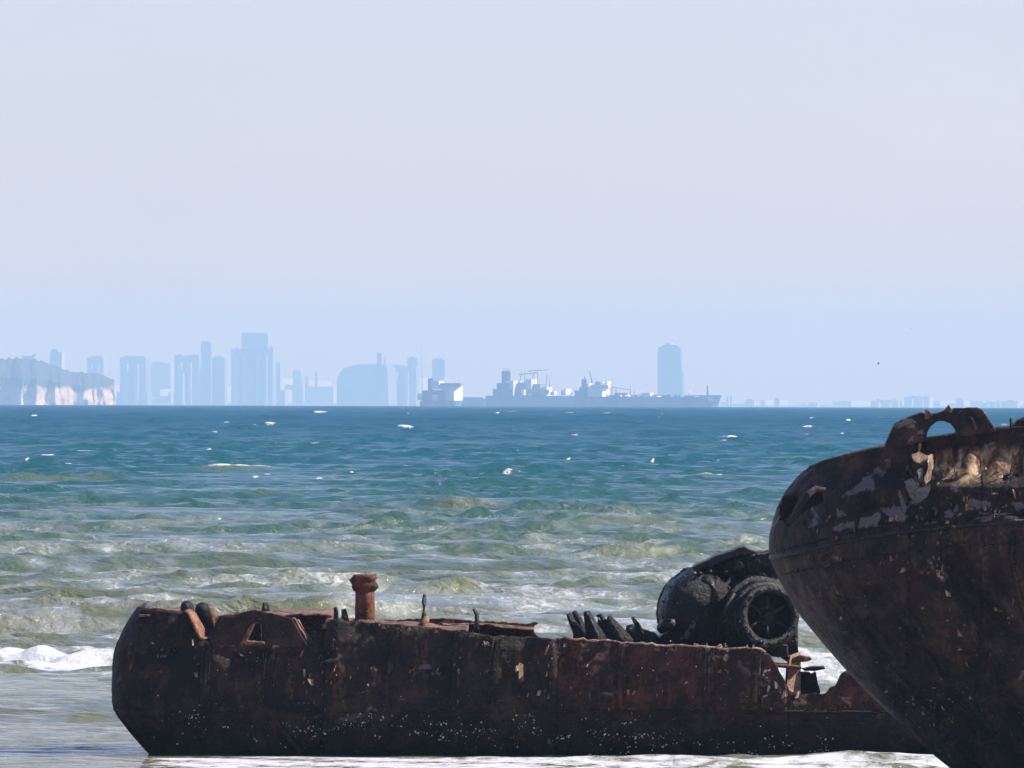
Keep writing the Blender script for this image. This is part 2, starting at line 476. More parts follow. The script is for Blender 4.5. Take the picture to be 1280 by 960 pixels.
    col = mixc(nt, ag.outputs['Fac'], col, (0.17, 0.17, 0.06))  # backlight through thin crests, put into the colour as yellow-green
    af = nd(nt, 'ShaderNodeAttribute', attribute_name='foam')
    fn = noise_tex(nt, geo, 2.6, 10, 0.72, (0.8, 0.6, 1), 0.9)
    fs = nd(nt, 'ShaderNodeMath', operation='MULTIPLY_ADD'); fs.inputs[1].default_value = 1.5; fs.inputs[2].default_value = -0.75
    nt.links.new(fn, fs.inputs[0])
    fa = nd(nt, 'ShaderNodeMath', operation='ADD'); nt.links.new(fs.outputs[0], fa.inputs[0]); nt.links.new(af.outputs['Fac'], fa.inputs[1])
    fm = ramp(nt, fa.outputs[0], [(0.44, (0, 0, 0)), (0.78, (1, 1, 1))])
    # water whitened by air and sand stirred up in it
    al = nd(nt, 'ShaderNodeAttribute', attribute_name='film')
    fl_ = noise_tex(nt, geo, 0.9, 8, 0.66, (0.8, 0.6, 1), 0.7)
    fls = nd(nt, 'ShaderNodeMath', operation='MULTIPLY_ADD', i_1=1.1, i_2=-0.55); nt.links.new(fl_, fls.inputs[0])
    fla = nd(nt, 'ShaderNodeMath', operation='ADD'); nt.links.new(fls.outputs[0], fla.inputs[0]); nt.links.new(al.outputs['Fac'], fla.inputs[1])
    col = mixc(nt, ramp(nt, fla.outputs[0], [(0.30, (0, 0, 0)), (1.05, (0.52, 0.52, 0.52))]), col, (0.40, 0.405, 0.37))
    nt.links.new(col, b.inputs['Base Color'])
    # ripples too small to see from afar still spread the reflection
    mrr = nd(nt, 'ShaderNodeMapRange'); mrr.inputs['From Min'].default_value = 250; mrr.inputs['From Max'].default_value = 2600
    mrr.inputs['To Min'].default_value = 0.05; mrr.inputs['To Max'].default_value = 0.5
    nt.links.new(sep.outputs['Y'], mrr.inputs['Value']); nt.links.new(mrr.outputs[0], b.inputs['Roughness'])
    mrs = nd(nt, 'ShaderNodeMapRange'); mrs.inputs['From Min'].default_value = 450; mrs.inputs['From Max'].default_value = 2600
    mrs.inputs['To Min'].default_value = 1.0; mrs.inputs['To Max'].default_value = 0.05
    nt.links.new(sep.outputs['Y'], mrs.inputs['Value']); nt.links.new(mrs.outputs[0], b.inputs['Specular IOR Level'])
    b.inputs['IOR'].default_value = 1.333
    r1 = noise_tex(nt, geo, 1.3, 6, 0.6, (0.6, 1.0, 1), 0.3)
    r2 = noise_tex(nt, geo, 0.22, 5, 0.6, (0.55, 1.0, 1), 0.3)
    ra = nd(nt, 'ShaderNodeMath', operation='MULTIPLY_ADD'); ra.inputs[1].default_value = 3.2
    nt.links.new(r2, ra.inputs[0]); nt.links.new(r1, ra.inputs[2])
    bp = nd(nt, 'ShaderNodeBump', i_Strength=1.0, i_Distance=0.36)
    nt.links.new(ra.outputs[0], bp.inputs['Height']); nt.links.new(bp.outputs[0], b.inputs['Normal'])
    fb = nd(nt, 'ShaderNodeBsdfPrincipled'); fb.inputs['Roughness'].default_value = 0.8
    fb.inputs['Base Color'].default_value = (0.66, 0.66, 0.68, 1)
    fbp = nd(nt, 'ShaderNodeBump', i_Strength=0.8, i_Distance=0.25); nt.links.new(fn, fbp.inputs['Height'])
    nt.links.new(fbp.outputs[0], fb.inputs['Normal'])
    mx = nd(nt, 'ShaderNodeMixShader')
    nt.links.new(fm, mx.inputs[0]); nt.links.new(b.outputs[0], mx.inputs[1]); nt.links.new(fb.outputs[0], mx.inputs[2])
    nt.links.new(mx.outputs[0], nt.nodes['Material Output'].inputs['Surface'])
    me.materials.append(m)
build_sea()

def build_beach():
    xs = np.concatenate([-np.geomspace(3000, 70, 14), np.linspace(-50, 50, 22), np.geomspace(70, 3000, 14)])
    ys = np.concatenate([-np.geomspace(3000, 60, 12), np.linspace(-50, 186, 50)])
    X, Y = np.meshgrid(xs, ys)
    Z = np.interp(Y, [-3000, -400, -20, 5, 40, 110, 150, 186], [30, 9, 7.6, 7.2, 4.0, 1.1, -0.15, -1.6])
    V = np.stack([X, Y, Z], -1).reshape(-1, 3)
    V[:, 2] += 0.12 * fbm(V, 0.05)
    nc = len(xs)
    fs = [[j * nc + i, j * nc + i + 1, (j + 1) * nc + i + 1, (j + 1) * nc + i] for j in range(len(ys) - 1) for i in range(nc - 1)]
    o = mesh_obj('beach', V, fs, plain('beach_sand', (0.36, 0.29, 0.2), 0.9, 0.3, 0.6))
    o['kind'] = 'structure'
build_beach()

# ================================================================== THE WRECKED BARGE
DB = 200.0
def X2(px): return wx(px, DB)
def Z2(py, px=640): return wz(py, DB, px)

barge = empty('wrecked_barge', (X2(600), 203.0, 0.0),
              'long low rusted barge wreck lying in the shallows, torn at its right end', 'shipwreck')
ZC = Z2(888)
LEFT = [(172, 759), (160, 775), (152, 790), (146, 805), (142, 818), (139, 840), (138, 865), (139, 882), (144, 893), (150, 901), (167, 921), (187, 946), (225, 990)]
_lz = np.array([wp(a, b, DB).z for a, b in LEFT])[::-1]; _lx = np.array([wp(a, b, DB).x for a, b in LEFT])[::-1]
def XL(z): return np.interp(z, _lz, _lx)
TOP = [(130, 762), (172, 761), (200, 762), (231, 764), (240, 772), (247, 790), (252, 800), (258, 801), (264, 806), (388, 807), (394, 800), (404, 785), (413, 774),
       (440, 776), (480, 780), (530, 783), (580, 790), (622, 795), (660, 796), (700, 798), (770, 803), (830, 807), (900, 811), (950, 812), (962, 817), (970, 830),
       (980, 848), (987, 864), (1000, 868), (1016, 866), (1030, 867), (1036, 861), (1044, 857), (1052, 841), (1060, 838), (1080, 846), (1120, 850), (1200, 860), (1260, 870)]
TOP = rough_line(TOP, 4, 1.5)
_tx = np.array([wp(a, b, DB).x for a, b in TOP]); _tz = np.array([wp(a, b, DB).z for a, b in TOP])
_o = np.argsort(_tx); _tx, _tz = _tx[_o], _tz[_o]
FTOP = [(130, 766), (230, 767), (262, 772), (300, 764), (400, 770), (480, 774), (540, 776), (664, 784), (668, 790), (690, 812), (760, 825), (980, 850), (1000, 880), (1260, 890)]
_ftx = np.array([wp(a, b, 206.0).x for a, b in FTOP]); _ftz = np.array([wp(a, b, 206.0).z for a, b in FTOP])

RC = 1.0                         # radius of the rounded corner
XR = X2(1250)
def barge_shell(side):
    """near (side 0) or far (side 1) long side with its rounded corner: vertex grid"""
    arc = [(0, ph) for ph in np.radians(np.linspace(0, 78, 9))]
    runs = [(1, t) for t in (np.linspace(0, 1, 340) if side == 0 else np.linspace(0, 1, 120))]
    cols = arc + runs
    rows = [('lo', v) for v in np.linspace(0, 1, 15)] + [('up', v) for v in np.linspace(0, 1, 30)[1:]]
    V = np.zeros((len(rows), len(cols), 3))
    tx, tz = (_tx, _tz) if side == 0 else (_ftx, _ftz)
    for j, (kind, t) in enumerate(cols):
        for i, (rk, v) in enumerate(rows):
            z = ZC
            for _ in range(5):
                xl = XL(z)
                if kind == 0: x, dy = xl + RC * (1 - math.sin(math.pi / 2 - (math.pi / 2 - t) if False else t) if False else 1 - math.cos(t)), RC * (1 - math.sin(t))
                else: x, dy = xl + RC + t * (XR - xl - RC), 0.0
                if kind == 0: x = xl + RC * (1 - math.cos(t)); dy = RC * (1 - math.sin(t))
                top = np.interp(x, tx, tz)
                z = -0.9 + v * (ZC + 0.9) if rk == 'lo' else ZC + v * (max(top, ZC + 0.05) - ZC)
            inw = (ZC - z) * 0.42 if z < ZC else 0.05 * (z - ZC) ** 1.3
            V[i, j] = (x, 200.0 + dy + inw if side == 0 else 206.0 - dy - inw, z)
    return V
def shell_faces(V, hole=None):
    nr, nc = V.shape[:2]
    fs = []
    for i in range(nr - 1):
        for j in range(nc - 1):
            fs.append([i * nc + j, i * nc + j + 1, (i + 1) * nc + j + 1, (i + 1) * nc + j])
    return fs

def poly_part(name, pts, D, depth, mat, parent, step=4, amp=0.7, bevel=0.02, dirv=(0, 1, 0), smooth=False, label=None):
    P = [wp(a, b, D) for a, b in rough_line(pts, step, amp, True)]
    return MB().prism(P, Vector(dirv) * depth).build(name, mat, parent, smooth=smooth, bevel=bevel, label=label)

def add_wear(o, fn):
    me = o.data
    at = me.attributes.new('wear', 'FLOAT', 'POINT')
    off = origin(o)
    at.data.foreach_set('value', [fn(v.co + off) for v in me.vertices])

V = barge_shell(0)
Pn = V.reshape(-1, 3)
d1 = fbm(Pn, 0.45, 5); d2 = fbm(Pn, 1.7, 4)
d3 = fbm(Pn, 4.5, 3)
Pn[:, 1] += 0.15 * d1 + 0.06 * d2 + 0.012 * d3
# pulled-in dents and folds seen on the side
def dent(P, px, py, rx, ry, depth, D=DB):
    c = wp(px, py, D); k = D / F
    q = ((P[:, 0] - c.x) / (rx * k)) ** 2 + ((P[:, 2] - c.z) / (ry * k)) ** 2
    P[:, 1] += depth * np.exp(-q)
for a in [(215, 815, 14, 8, .18), (190, 800, 12, 30, .12), (550, 838, 13, 9, .22), (625, 845, 10, 22, -.12), (690, 830, 7, 40, -.14), (705, 850, 8, 40, .12),
          (465, 845, 6, 30, -.06), (520, 845, 6, 30, -.06), (360, 870, 30, 25, .1), (405, 820, 10, 12, .15), (320, 815, 50, 8, .08), (760, 870, 80, 6, -.05), (860, 840, 7, 30, .07)]:
    dent(Pn, *a)
# the oval hole: pull rim vertices onto it
hc = wp(649, 841, DB); hk = DB / F; hrx, hrz = 11.5 * hk, 13 * hk
ang = np.arctan2((Pn[:, 2] - hc.z) / hrz, (Pn[:, 0] - hc.x) / hrx)
q = np.hypot((Pn[:, 0] - hc.x) / hrx, (Pn[:, 2] - hc.z) / hrz)
ring = (q > 0.80) & (q < 1.22)
Pn[ring, 0] = hc.x + np.cos(ang[ring]) * hrx; Pn[ring, 2] = hc.z + np.sin(ang[ring]) * hrz
dent(Pn, 649, 841, 17, 17, .15)
fs = shell_faces(V)
nc = V.shape[1]
fc = np.array([Pn[f].mean(0) for f in fs])
qh = np.hypot((fc[:, 0] - hc.x) / hrx, (fc[:, 2] - hc.z) / hrz)
edges_px = [0, 404, 696, 985, 1400]
mats_u = [M_HULL, M_HULL, M_RED, M_RED]
lap = [0.0, -0.025, 0.0, 0.03]
for k in range(4):
    x0, x1 = (X2(edges_px[k]), X2(edges_px[k + 1]))
    sel = (fc[:, 0] >= x0) & (fc[:, 0] < x1) & (qh > 0.98)
    for lo in (0, 1):
        s2 = sel & ((fc[:, 2] < ZC) if lo else (fc[:, 2] >= ZC))
        v, f = submesh(Pn, [fs[i] for i in np.nonzero(s2)[0]])
        v = v.copy(); v[:, 1] += lap[k] + (0.03 if lo else 0.0)
        mesh_obj('hull_plate', v, f, M_LOW if lo else mats_u[k], barge, solid=0.05)
sp = [V[14, j] + np.array((0, -0.02, 0)) for j in range(6, V.shape[1] - 2, 4)]
MB().tube([Vector(p) for p in sp], 0.035, 6, True, 0.35).build('rubbing_strake', M_LOW, barge)
V2 = barge_shell(1)
Pf = V2.reshape(-1, 3); Pf[:, 1] += 0.1 * fbm(Pf, 0.5, 4)
mesh_obj('far_side_plate', Pf, shell_faces(V2), M_DECK, barge, solid=0.05)
def strap(grid, j, i0, i1, w, sgn, parent, mat, name='butt_strap'):
    a = grid[i0:i1, j], grid[i0:i1, j + w]
    vs = np.stack([a[0], a[1]], 1).copy(); vs[:, :, 1] += sgn * 0.05
    return mesh_obj(name, vs.reshape(-1, 3), shell_faces(vs), mat, parent, solid=0.035)
def rivets(cols, parent, mat, sgn=-1, r=0.026, off=0.075):
    mb = MB()
    for p in cols:
        x, y, z = p; y += sgn * off
        ring = [(x + r * math.cos(k * 1.0472), y, z + r * math.sin(k * 1.0472)) for k in range(6)]
        tip = [(x + r * .5 * math.cos(k * 1.0472), y + sgn * r * .7, z + r * .5 * math.sin(k * 1.0472)) for k in range(6)]
        mb.add(ring + tip, [[k, (k + 1) % 6, 6 + (k + 1) % 6, 6 + k] for k in range(6)] + [[6 + k for k in range(6)]])
    o = mb.build('rivet_rows', mat, parent); o['kind'] = 'stuff'
GV = Pn.reshape(V.shape)
def col_at(px): return int(np.argmin(np.abs(GV[20, :, 0] - X2(px))))
rv = []
for px in (252, 330, 478, 560, 612, 772, 880, 940):
    j = col_at(px)
    top_i = 43
    strap(GV, j, 15 if px not in (330, 612) else 2, top_i, 3, -1, barge, M_HULL if px < 690 else M_RED)
    for i in range(16, top_i):
        for q in (0, 3): rv.append(GV[i, j + q])
for j in range(14, GV.shape[1] - 60, 2): rv.append(GV[17, j]); rv.append(GV[12, j] + np.array((0, 0.03, 0)))
rivets(rv, barge, M_IRON)
for _ in range(30):
    px = random.uniform(400, 958); s_ = random.uniform(2.0, 5.5)
    zt_ = np.interp(X2(px), _tx, _tz)
    py = 491.5 + (H - zt_) / DB * F + 2.5 - (px - 640) * -ROLL
    poly_part('torn_edge', [(px - s_, py + 3), (px - s_ * .5, py - s_ * random.uniform(.2, 1.1)), (px + s_ * .3, py - s_ * random.uniform(0, .7)), (px + s_, py + 3)], 199.97 + random.uniform(0, .08), 0.05, random.choice([M_HULL, M_DECK, M_IRON]), barge, 3, .5, 0)
# the rounded end between the two sides
zz = np.linspace(-0.9, Z2(762), 26); yy = np.linspace(200.95, 205.05, 14)
E = np.array([[(XL(z) + 0.06 * math.sin(y * 3) * 0.3, y + (0.3 if z < ZC else 0.0) * 0, z) for y in yy] for z in zz])
Ep = E.reshape(-1, 3); Ep[:, 0] += 0.05 * fbm(Ep, 0.8, 4)
mesh_obj('end_plate', Ep, shell_faces(E), M_HULL, barge, solid=0.06)

# inside: a bulkhead floor so the hold is not empty, and patches of deck
def sheet(name, px0, px1, y0, y1, pyn, mat, n=(30, 8), amp=0.06, th=0.06, ragged=0.25):
    Vv = []
    for j in range(n[1] + 1):
        for i in range(n[0] + 1):
            s, t = i / n[0], j / n[1]
            px = px0 + (px1 - px0) * s
            yv = y0 + (y1 - y0) * t
            if j == 0: yv += ragged * (mnoise.noise(Vector((px * 0.09, 3.1, y0))) )
            pv = pyn if not callable(pyn) else pyn(px)
            Vv.append((wx(px, DB), yv, wz(pv, DB, px)))
    Vv = np.array(Vv); Vv[:, 2] += amp * fbm(Vv, 0.9, 4)
    nn = n[0] + 1
    ff = [[j * nn + i, j * nn + i + 1, (j + 1) * nn + i + 1, (j + 1) * nn + i] for j in range(n[1]) for i in range(n[0])]
    return mesh_obj(name, Vv, ff, mat, barge, solid=th)
sheet('hold_floor', 190, 1240, 200.9, 205.0, 915, M_LOW, (60, 6))
sheet('deck_plate', 172, 240, 200.3, 205.6, lambda p: 768, M_DECK, (16, 10))
sheet('deck_plate', 300, 412, 202.3, 205.8, lambda p: 772, M_DECK, (30, 10), 0.1)
sheet('deck_plate', 406, 585, 200.25, 203.6, lambda p: 778 + (p - 406) * 0.062, M_DECK, (50, 10), 0.09)
sheet('deck_plate', 545, 668, 204.2, 205.9, lambda p: 786 + (p - 545) * 0.05, M_DECK, (30, 6), 0.08)
sheet('deck_plate', 720, 955, 200.2, 205.6, lambda p: 808 + (p - 720) * 0.03, M_IRON, (50, 10), 0.06)

# inner frames of the hull, seen through the hole and at the torn end
for px in (300, 420, 540, 648, 760, 900):
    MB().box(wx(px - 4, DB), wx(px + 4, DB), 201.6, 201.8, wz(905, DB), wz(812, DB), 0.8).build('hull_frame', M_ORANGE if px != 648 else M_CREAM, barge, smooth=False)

# the piece of bulwark standing on the ledge, with an opening in it
poly_part('bulwark_plate', [(262, 807), (264, 790), (272, 777), (284, 771), (300, 770), (316, 777), (310, 787), (303, 800), (298, 807)], 199.93, 0.09, M_HULL, barge)
poly_part('bulwark_plate', [(331, 807), (330, 790), (326, 779), (300, 771), (300, 766), (318, 762), (350, 769), (364, 773), (372, 786), (385, 807)], 199.86, 0.09, M_HULL, barge)
poly_part('bulwark_brace', [(364, 773), (368, 772), (379, 790), (387, 805), (383, 806), (375, 792)], 200.3, 0.5, M_ORANGE, barge, 5, .4)
poly_part('bulwark_brace', [(370, 775), (373, 774), (384, 793), (391, 804), (388, 806), (380, 794)], 200.75, 0.4, M_DECK, barge, 5, .4)
poly_part('inner_plate', [(300, 806), (304, 797), (311, 784), (318, 780), (314, 790), (309, 801), (330, 803), (331, 806)], 200.15, 0.55, M_ORANGE, barge, 4, .5)
poly_part('inner_plate', [(318, 806), (318, 778), (327, 778), (327, 806)], 201.2, 0.1, M_IRON, barge, 4, .5)
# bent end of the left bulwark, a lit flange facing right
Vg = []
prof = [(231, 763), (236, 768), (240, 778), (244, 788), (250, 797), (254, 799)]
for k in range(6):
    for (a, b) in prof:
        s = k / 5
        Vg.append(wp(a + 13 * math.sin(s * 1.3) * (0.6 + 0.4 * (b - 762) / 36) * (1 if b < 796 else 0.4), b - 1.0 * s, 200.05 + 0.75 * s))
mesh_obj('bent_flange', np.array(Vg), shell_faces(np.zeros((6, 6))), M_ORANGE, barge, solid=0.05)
# rope rollers behind it
for px, py, r, D in ((234, 760, 9.0, 201.4), (253, 762, 9.5, 201.7), (263, 767, 7.5, 202.3)):
    b = wp(px, py, D); k = D / F
    ms = MB()
    zs = [-16, -7, -3, 2, 6, 8.6, 9.4]; rs = [.75, .8, 1.0, 1.0, .8, .42, .1]
    ms.tube([(b.x, b.y, b.z + a * k) for a in zs], [r * q * k for q in rs], 14, True, 0.05)
    ms.build('rope_roller', M_IRON if px != 263 else M_DECK, barge)
poly_part('roller_bracket', [(226, 764), (230, 759), (236, 762), (262, 766), (272, 772), (270, 778), (240, 772)], 202.6, 0.3, M_DECK, barge)

# the stubby vent pipe
b0 = wp(456, 775, 201.2); k = 201.2 / F
vp = MB().tube([(b0.x, b0.y, b0.z + a * k) for a in (-8, 4, 14, 26, 40)], [12.6 * k, 12.4 * k, 12.2 * k, 12 * k, 12.2 * k], 24, True, 0.015).build('vent_pipe', M_PIPE, barge)
MB().tube([(b0.x - 1 * k, b0.y, b0.z + a * k) for a in (36, 41, 44, 50, 53, 57)], [12 * k, 15.5 * k, 16.5 * k, 15.8 * k, 16.3 * k, 13.5 * k], 13, True, 0.22).build('pipe_collar', M_PIPE, vp)
MB().tube([(b0.x - 1 * k, b0.y, b0.z + a * k) for a in (-6, -2, 1)], [17 * k, 17 * k, 13 * k], 18, True, 0.06).build('pipe_base', M_DECK, vp)
# stanchions
def post(pts, rad, D, mat=M_IRON, n=7):
    P = [wp(a, c, D) for a, c in pts]; kk = D / F
    MB().tube(P, [r * kk for r in rad], n, True, 0.12).build('stanchion', mat, barge)
post([(530, 788), (530, 770), (530, 752), (531, 743)], [4.5, 3.3, 3, 2.2], 201.0)
post([(529, 790), (530, 781), (533, 770)], [9, 7, 4], 201.0, M_DECK)
post([(596, 794), (596, 778), (596, 768), (592, 761)], [3.8, 3, 2.8, 2], 200.6)
post([(420, 778), (420, 766), (419, 759)], [3.6, 3, 2.3], 201.5)
post([(432, 778), (431, 768), (429, 761)], [5, 4, 3], 201.0)
post([(331, 772), (331, 760), (331, 753)], [4, 4, 2.6], 203.4)
post([(335, 764), (334, 754)], [2.2, 1.4], 203.4)
# ragged strip of far plating with a curled tip
Ps = [(486, 777), (500, 774), (560, 773), (600, 776), (640, 778), (662, 779), (670, 777), (674, 779), (668, 782), (664, 790), (652, 794), (640, 792), (600, 789), (540, 786), (486, 783)]
poly_part('far_edge_strip', Ps, 205.0, 0.08, M_DECK, barge, 4, .9)
for a, c, w in ((598, 784, 10), (612, 785, 6), (644, 787, 7)):
    poly_part('far_edge_rib', [(a - w, c + 6), (a - w * .4, c - 4), (a + w * .6, c - 5), (a + w, c + 5)], 204.6, 0.2, M_ORANGE, barge, 4, .8)
for i in range(26):       # loose scale and scraps on deck
    px = random.choice([random.uniform(410, 590), random.uniform(300, 400), random.uniform(180, 235)])
    s = random.uniform(2, 5)
    py = (777 + max(0, px - 406) * 0.062) if px > 405 else (771 if px > 250 else 767)
    D = random.uniform(200.4, 203) if not 299 < px < 401 else random.uniform(202.6, 205)
    poly_part('deck_scrap', [(px - s, py + 1), (px - s * .5, py - s * .5), (px + s * .4, py - s * .7), (px + s, py + 1)], D, random.uniform(.1, .4), random.choice([M_DECK, M_IRON, M_ORANGE]), barge, 3, .6, 0)

# torn and curled plating by the winch: bent fingers of steel
def finger(pts, rad, D, flat=0.6):
    P = [wp(a, c, D) for a, c in pts]; kk = D / F * 1.3
    mb = MB(); mb.tube(P, [r * kk for r in rad], 9, True, 0.14)
    mb.build('torn_plate', M_IRON, barge)
finger([(726, 806), (722, 790), (716, 778), (710, 767)], [8, 5, 3.5, 2.2], 201.2)
finger([(732, 806), (728, 790), (723, 774), (717, 764)], [9, 6, 4, 2.4], 201.6)
finger([(744, 808), (740, 788), (736, 774), (733, 764)], [10, 7, 5, 3], 201.1)
finger([(752, 808), (746, 792), (741, 780), (735, 768)], [9, 6, 4, 2.5], 201.0)
finger([(757, 808), (753, 790), (749, 778), (747, 769), (750, 768), (755, 776), (759, 790), (762, 806)], [4, 3, 2, 1.7, 1.9, 3, 5, 6], 201.3)
finger([(780, 808), (772, 792), (765, 780), (761, 770)], [12, 9, 5.5, 2], 201.2)
finger([(792, 808), (790, 794), (787, 781)], [9, 7, 3.5], 201.4)
finger([(799, 806), (797, 790), (794, 779), (790, 772)], [2.5, 1.7, 1.5, 1.2], 201.2)
finger([(808, 806), (804, 792), (798, 780), (791, 772)], [4, 2, 1.6, 1.2], 201.2)
finger([(822, 812), (812, 800), (800, 796), (786, 798)], [10, 9, 9, 10], 201.4)
poly_part('torn_plate', [(722, 808), (719, 790), (725, 779), (733, 783), (740, 774), (748, 786), (757, 784), (764, 790), (772, 783), (782, 788), (790, 785), (800, 792), (815, 795), (828, 800), (830, 812)], 201.7, 0.12, M_IRON, barge, 4, 1.2)

# frames left standing in the torn right-hand end
MB().prism([wp(983, 872, 201.5), wp(985, 836, 201.5), wp(988, 820, 201.55), wp(1001, 815, 202.0), wp(1001, 870, 202.0)], (-0.05, 0.06, 0)).build('end_frame', M_PINK, barge, smooth=False)
poly_part('end_frame', [(976, 822), (983, 802), (996, 800), (1000, 830), (994, 834), (988, 830)], 202.2, 0.3, M_IRON, barge, 5, .5)
poly_part('end_shelf', [(966, 830), (1002, 833), (1002, 837), (968, 834)], 200.9, 1.6, M_ORANGE, barge, 5, .3)
poly_part('end_shelf', [(986, 824), (1000, 819), (1012, 821), (1016, 824), (1010, 827), (992, 828)], 201.6, 0.5, M_DECK, barge, 5, .4)
poly_part('end_shelf', [(1002, 836), (1016, 833), (1030, 833), (1032, 836), (1018, 839), (1006, 839)], 201.8, 0.5, M_IRON, barge, 5, .4)
poly_part('end_bracket', [(1000, 870), (1001, 840), (1012, 840), (1019, 847), (1025, 868)], 202.3, 0.4, M_IRON, barge, 5, .5)
MB().tube([wp(a, c, 202.1) for a, c in ((1002, 841), (1012, 842), (1019, 850), (1024, 868))], [0.03, 0.03, 0.03, 0.03], 6).build('end_bracket', M_DECK, barge)
poly_part('end_bracket', [(1014, 842), (1020, 839), (1022, 850), (1026, 866), (1021, 866)], 202.0, 0.2, M_IRON, barge, 4, .6)

ep = [GV[-1, j] + np.array((0, -0.02, 0.015)) for j in range(col_at(700), col_at(962), 2)]
MB().tube([Vector(p) for p in ep], 0.028, 6, True, 0.5).build('edge_highlight', M_PINK, barge)  # pale tube added to stand in for the sunlit top edge
def glint_scale(P, D, spots, n_free, area, parent, seed):
    """curled flakes of rust standing off the plating; added and turned to show as sunlit flecks"""
    g = random.Random(seed)
    mbs = {'a': MB(), 'b': MB(), 'c': MB()}
    pts = []
    for (px, py, sx, sy, n) in spots:
        pts += [(px + g.gauss(0, sx), py + g.gauss(0, sy)) for _ in range(n)]
    pts += [(g.uniform(area[0], area[2]), g.uniform(area[1], area[3])) for _ in range(n_free)]
    for px, py in pts:
        c = wp(px, py, D)
        i = int(np.argmin((P[:, 0] - c.x) ** 2 + (P[:, 2] - c.z) ** 2))
        if abs(P[i, 0] - c.x) + abs(P[i, 2] - c.z) > 0.09: continue
        o_ = Vector((c.x, P[i, 1] + 0.01, c.z))
        w = g.uniform(.02, .09) * g.choice([1, 1, 1.6]); h = g.uniform(.02, .10) * g.choice([1, 1, 2.2])
        d = Vector((-g.uniform(.4, 1.3), -1, g.uniform(-.4, .3))).normalized() * w * 1.6
        u = Vector((g.uniform(-.3, .3), g.uniform(-.2, .1), 1)).normalized() * h
        q = [o_, o_ + d * g.uniform(.7, 1.2), o_ + d * g.uniform(.5, 1) + u, o_ + u * g.uniform(.6, 1.1)]
        t = Vector((.006, .006, 0))
        mbs[g.choice('aabbc')].add(q + [v + t for v in q], [[0, 1, 2, 3], [7, 6, 5, 4], [0, 4, 5, 1], [1, 5, 6, 2], [2, 6, 7, 3], [3, 7, 4, 0]])
    for k, m in (('a', M_PATCH), ('b', M_PINK), ('c', M_ORANGE)):
        if mbs[k].v:
            o = mbs[k].build('glint_scale', m, parent, smooth=False); o['kind'] = 'stuff'
glint_scale(Pn, DB, [(208, 815, 10, 6, 10), (250, 845, 12, 10, 6), (268, 812, 8, 4, 6), (320, 822, 14, 5, 6), (405, 822, 7, 6, 16), (400, 860, 14, 10, 14), (425, 845, 6, 8, 6), (550, 838, 9, 6, 16), (575, 832, 5, 14, 8),
    (612, 808, 4, 3, 4), (620, 836, 8, 6, 8), (648, 842, 14, 14, 10), (686, 815, 5, 8, 8), (690, 855, 6, 22, 14), (520, 840, 3, 14, 6), (470, 842, 3, 16, 5), (850, 812, 60, 3, 14), (780, 872, 60, 3, 12), (905, 830, 5, 14, 10), (990, 868, 20, 3, 8), (860, 850, 50, 14, 14), (960, 850, 10, 20, 8)], 70, (160, 790, 1000, 935), barge, 3)
# shells on the plating near the water: far too many to count
def barnacles():
    mb = MB()
    face_c = Pn
    tree = face_c
    def put(px, py, r):
        p = wp(px, py, DB)
        i = np.argmin((tree[:, 0] - p.x) ** 2 + (tree[:, 2] - p.z) ** 2)
        x, y, z = p.x, tree[i, 1], p.z
        y -= 0.04
        n = 6
        ring = [(x + r * math.cos(6.283 * k / n) * random.uniform(.7, 1.2), y, z + r * math.sin(6.283 * k / n) * random.uniform(.7, 1.2)) for k in range(n)]
        tip = [(x + r * .45 * math.cos(6.283 * k / n), y - r * .9, z + r * .45 * math.sin(6.283 * k / n)) for k in range(n)]
        mb.add(ring + tip, [[k, (k + 1) % n, n + (k + 1) % n, n + k] for k in range(n)] + [[n + k for k in range(n)]])
    for _ in range(130):
        cx = random.gauss(640, 200)
        cy = random.gauss(904 + max(0, cx - 400) * 0.05, 10)
        for _k in range(random.choice([1, 1, 2, 3, 5, 7])):
            px, py = cx + random.gauss(0, 5), min(944, cy + random.gauss(0, 2.5))
            if 175 < px < 1165: put(px, py, random.choice([.007, .008, .01, .012, .014, .02, .025]))
    for _ in range(90):
        put(random.uniform(150, 1000), random.uniform(800, 935), random.choice([.008, .010, .012, .018]))
    o = mb.build('barnacle_crust', M_BARN, barge)
    o['kind'] = 'stuff'
barnacles()

# ================================================================== THE WINCH ON THE BARGE
winch = empty('rusted_winch', (wx(905, 202), 202.2, wz(812, 202)),
              'dark rusted winch with round spoked drum end, on the long low barge', 'winch')
kw = 202.0 / F
def pw(px, py, D=202.0): return wp(px, py, D)
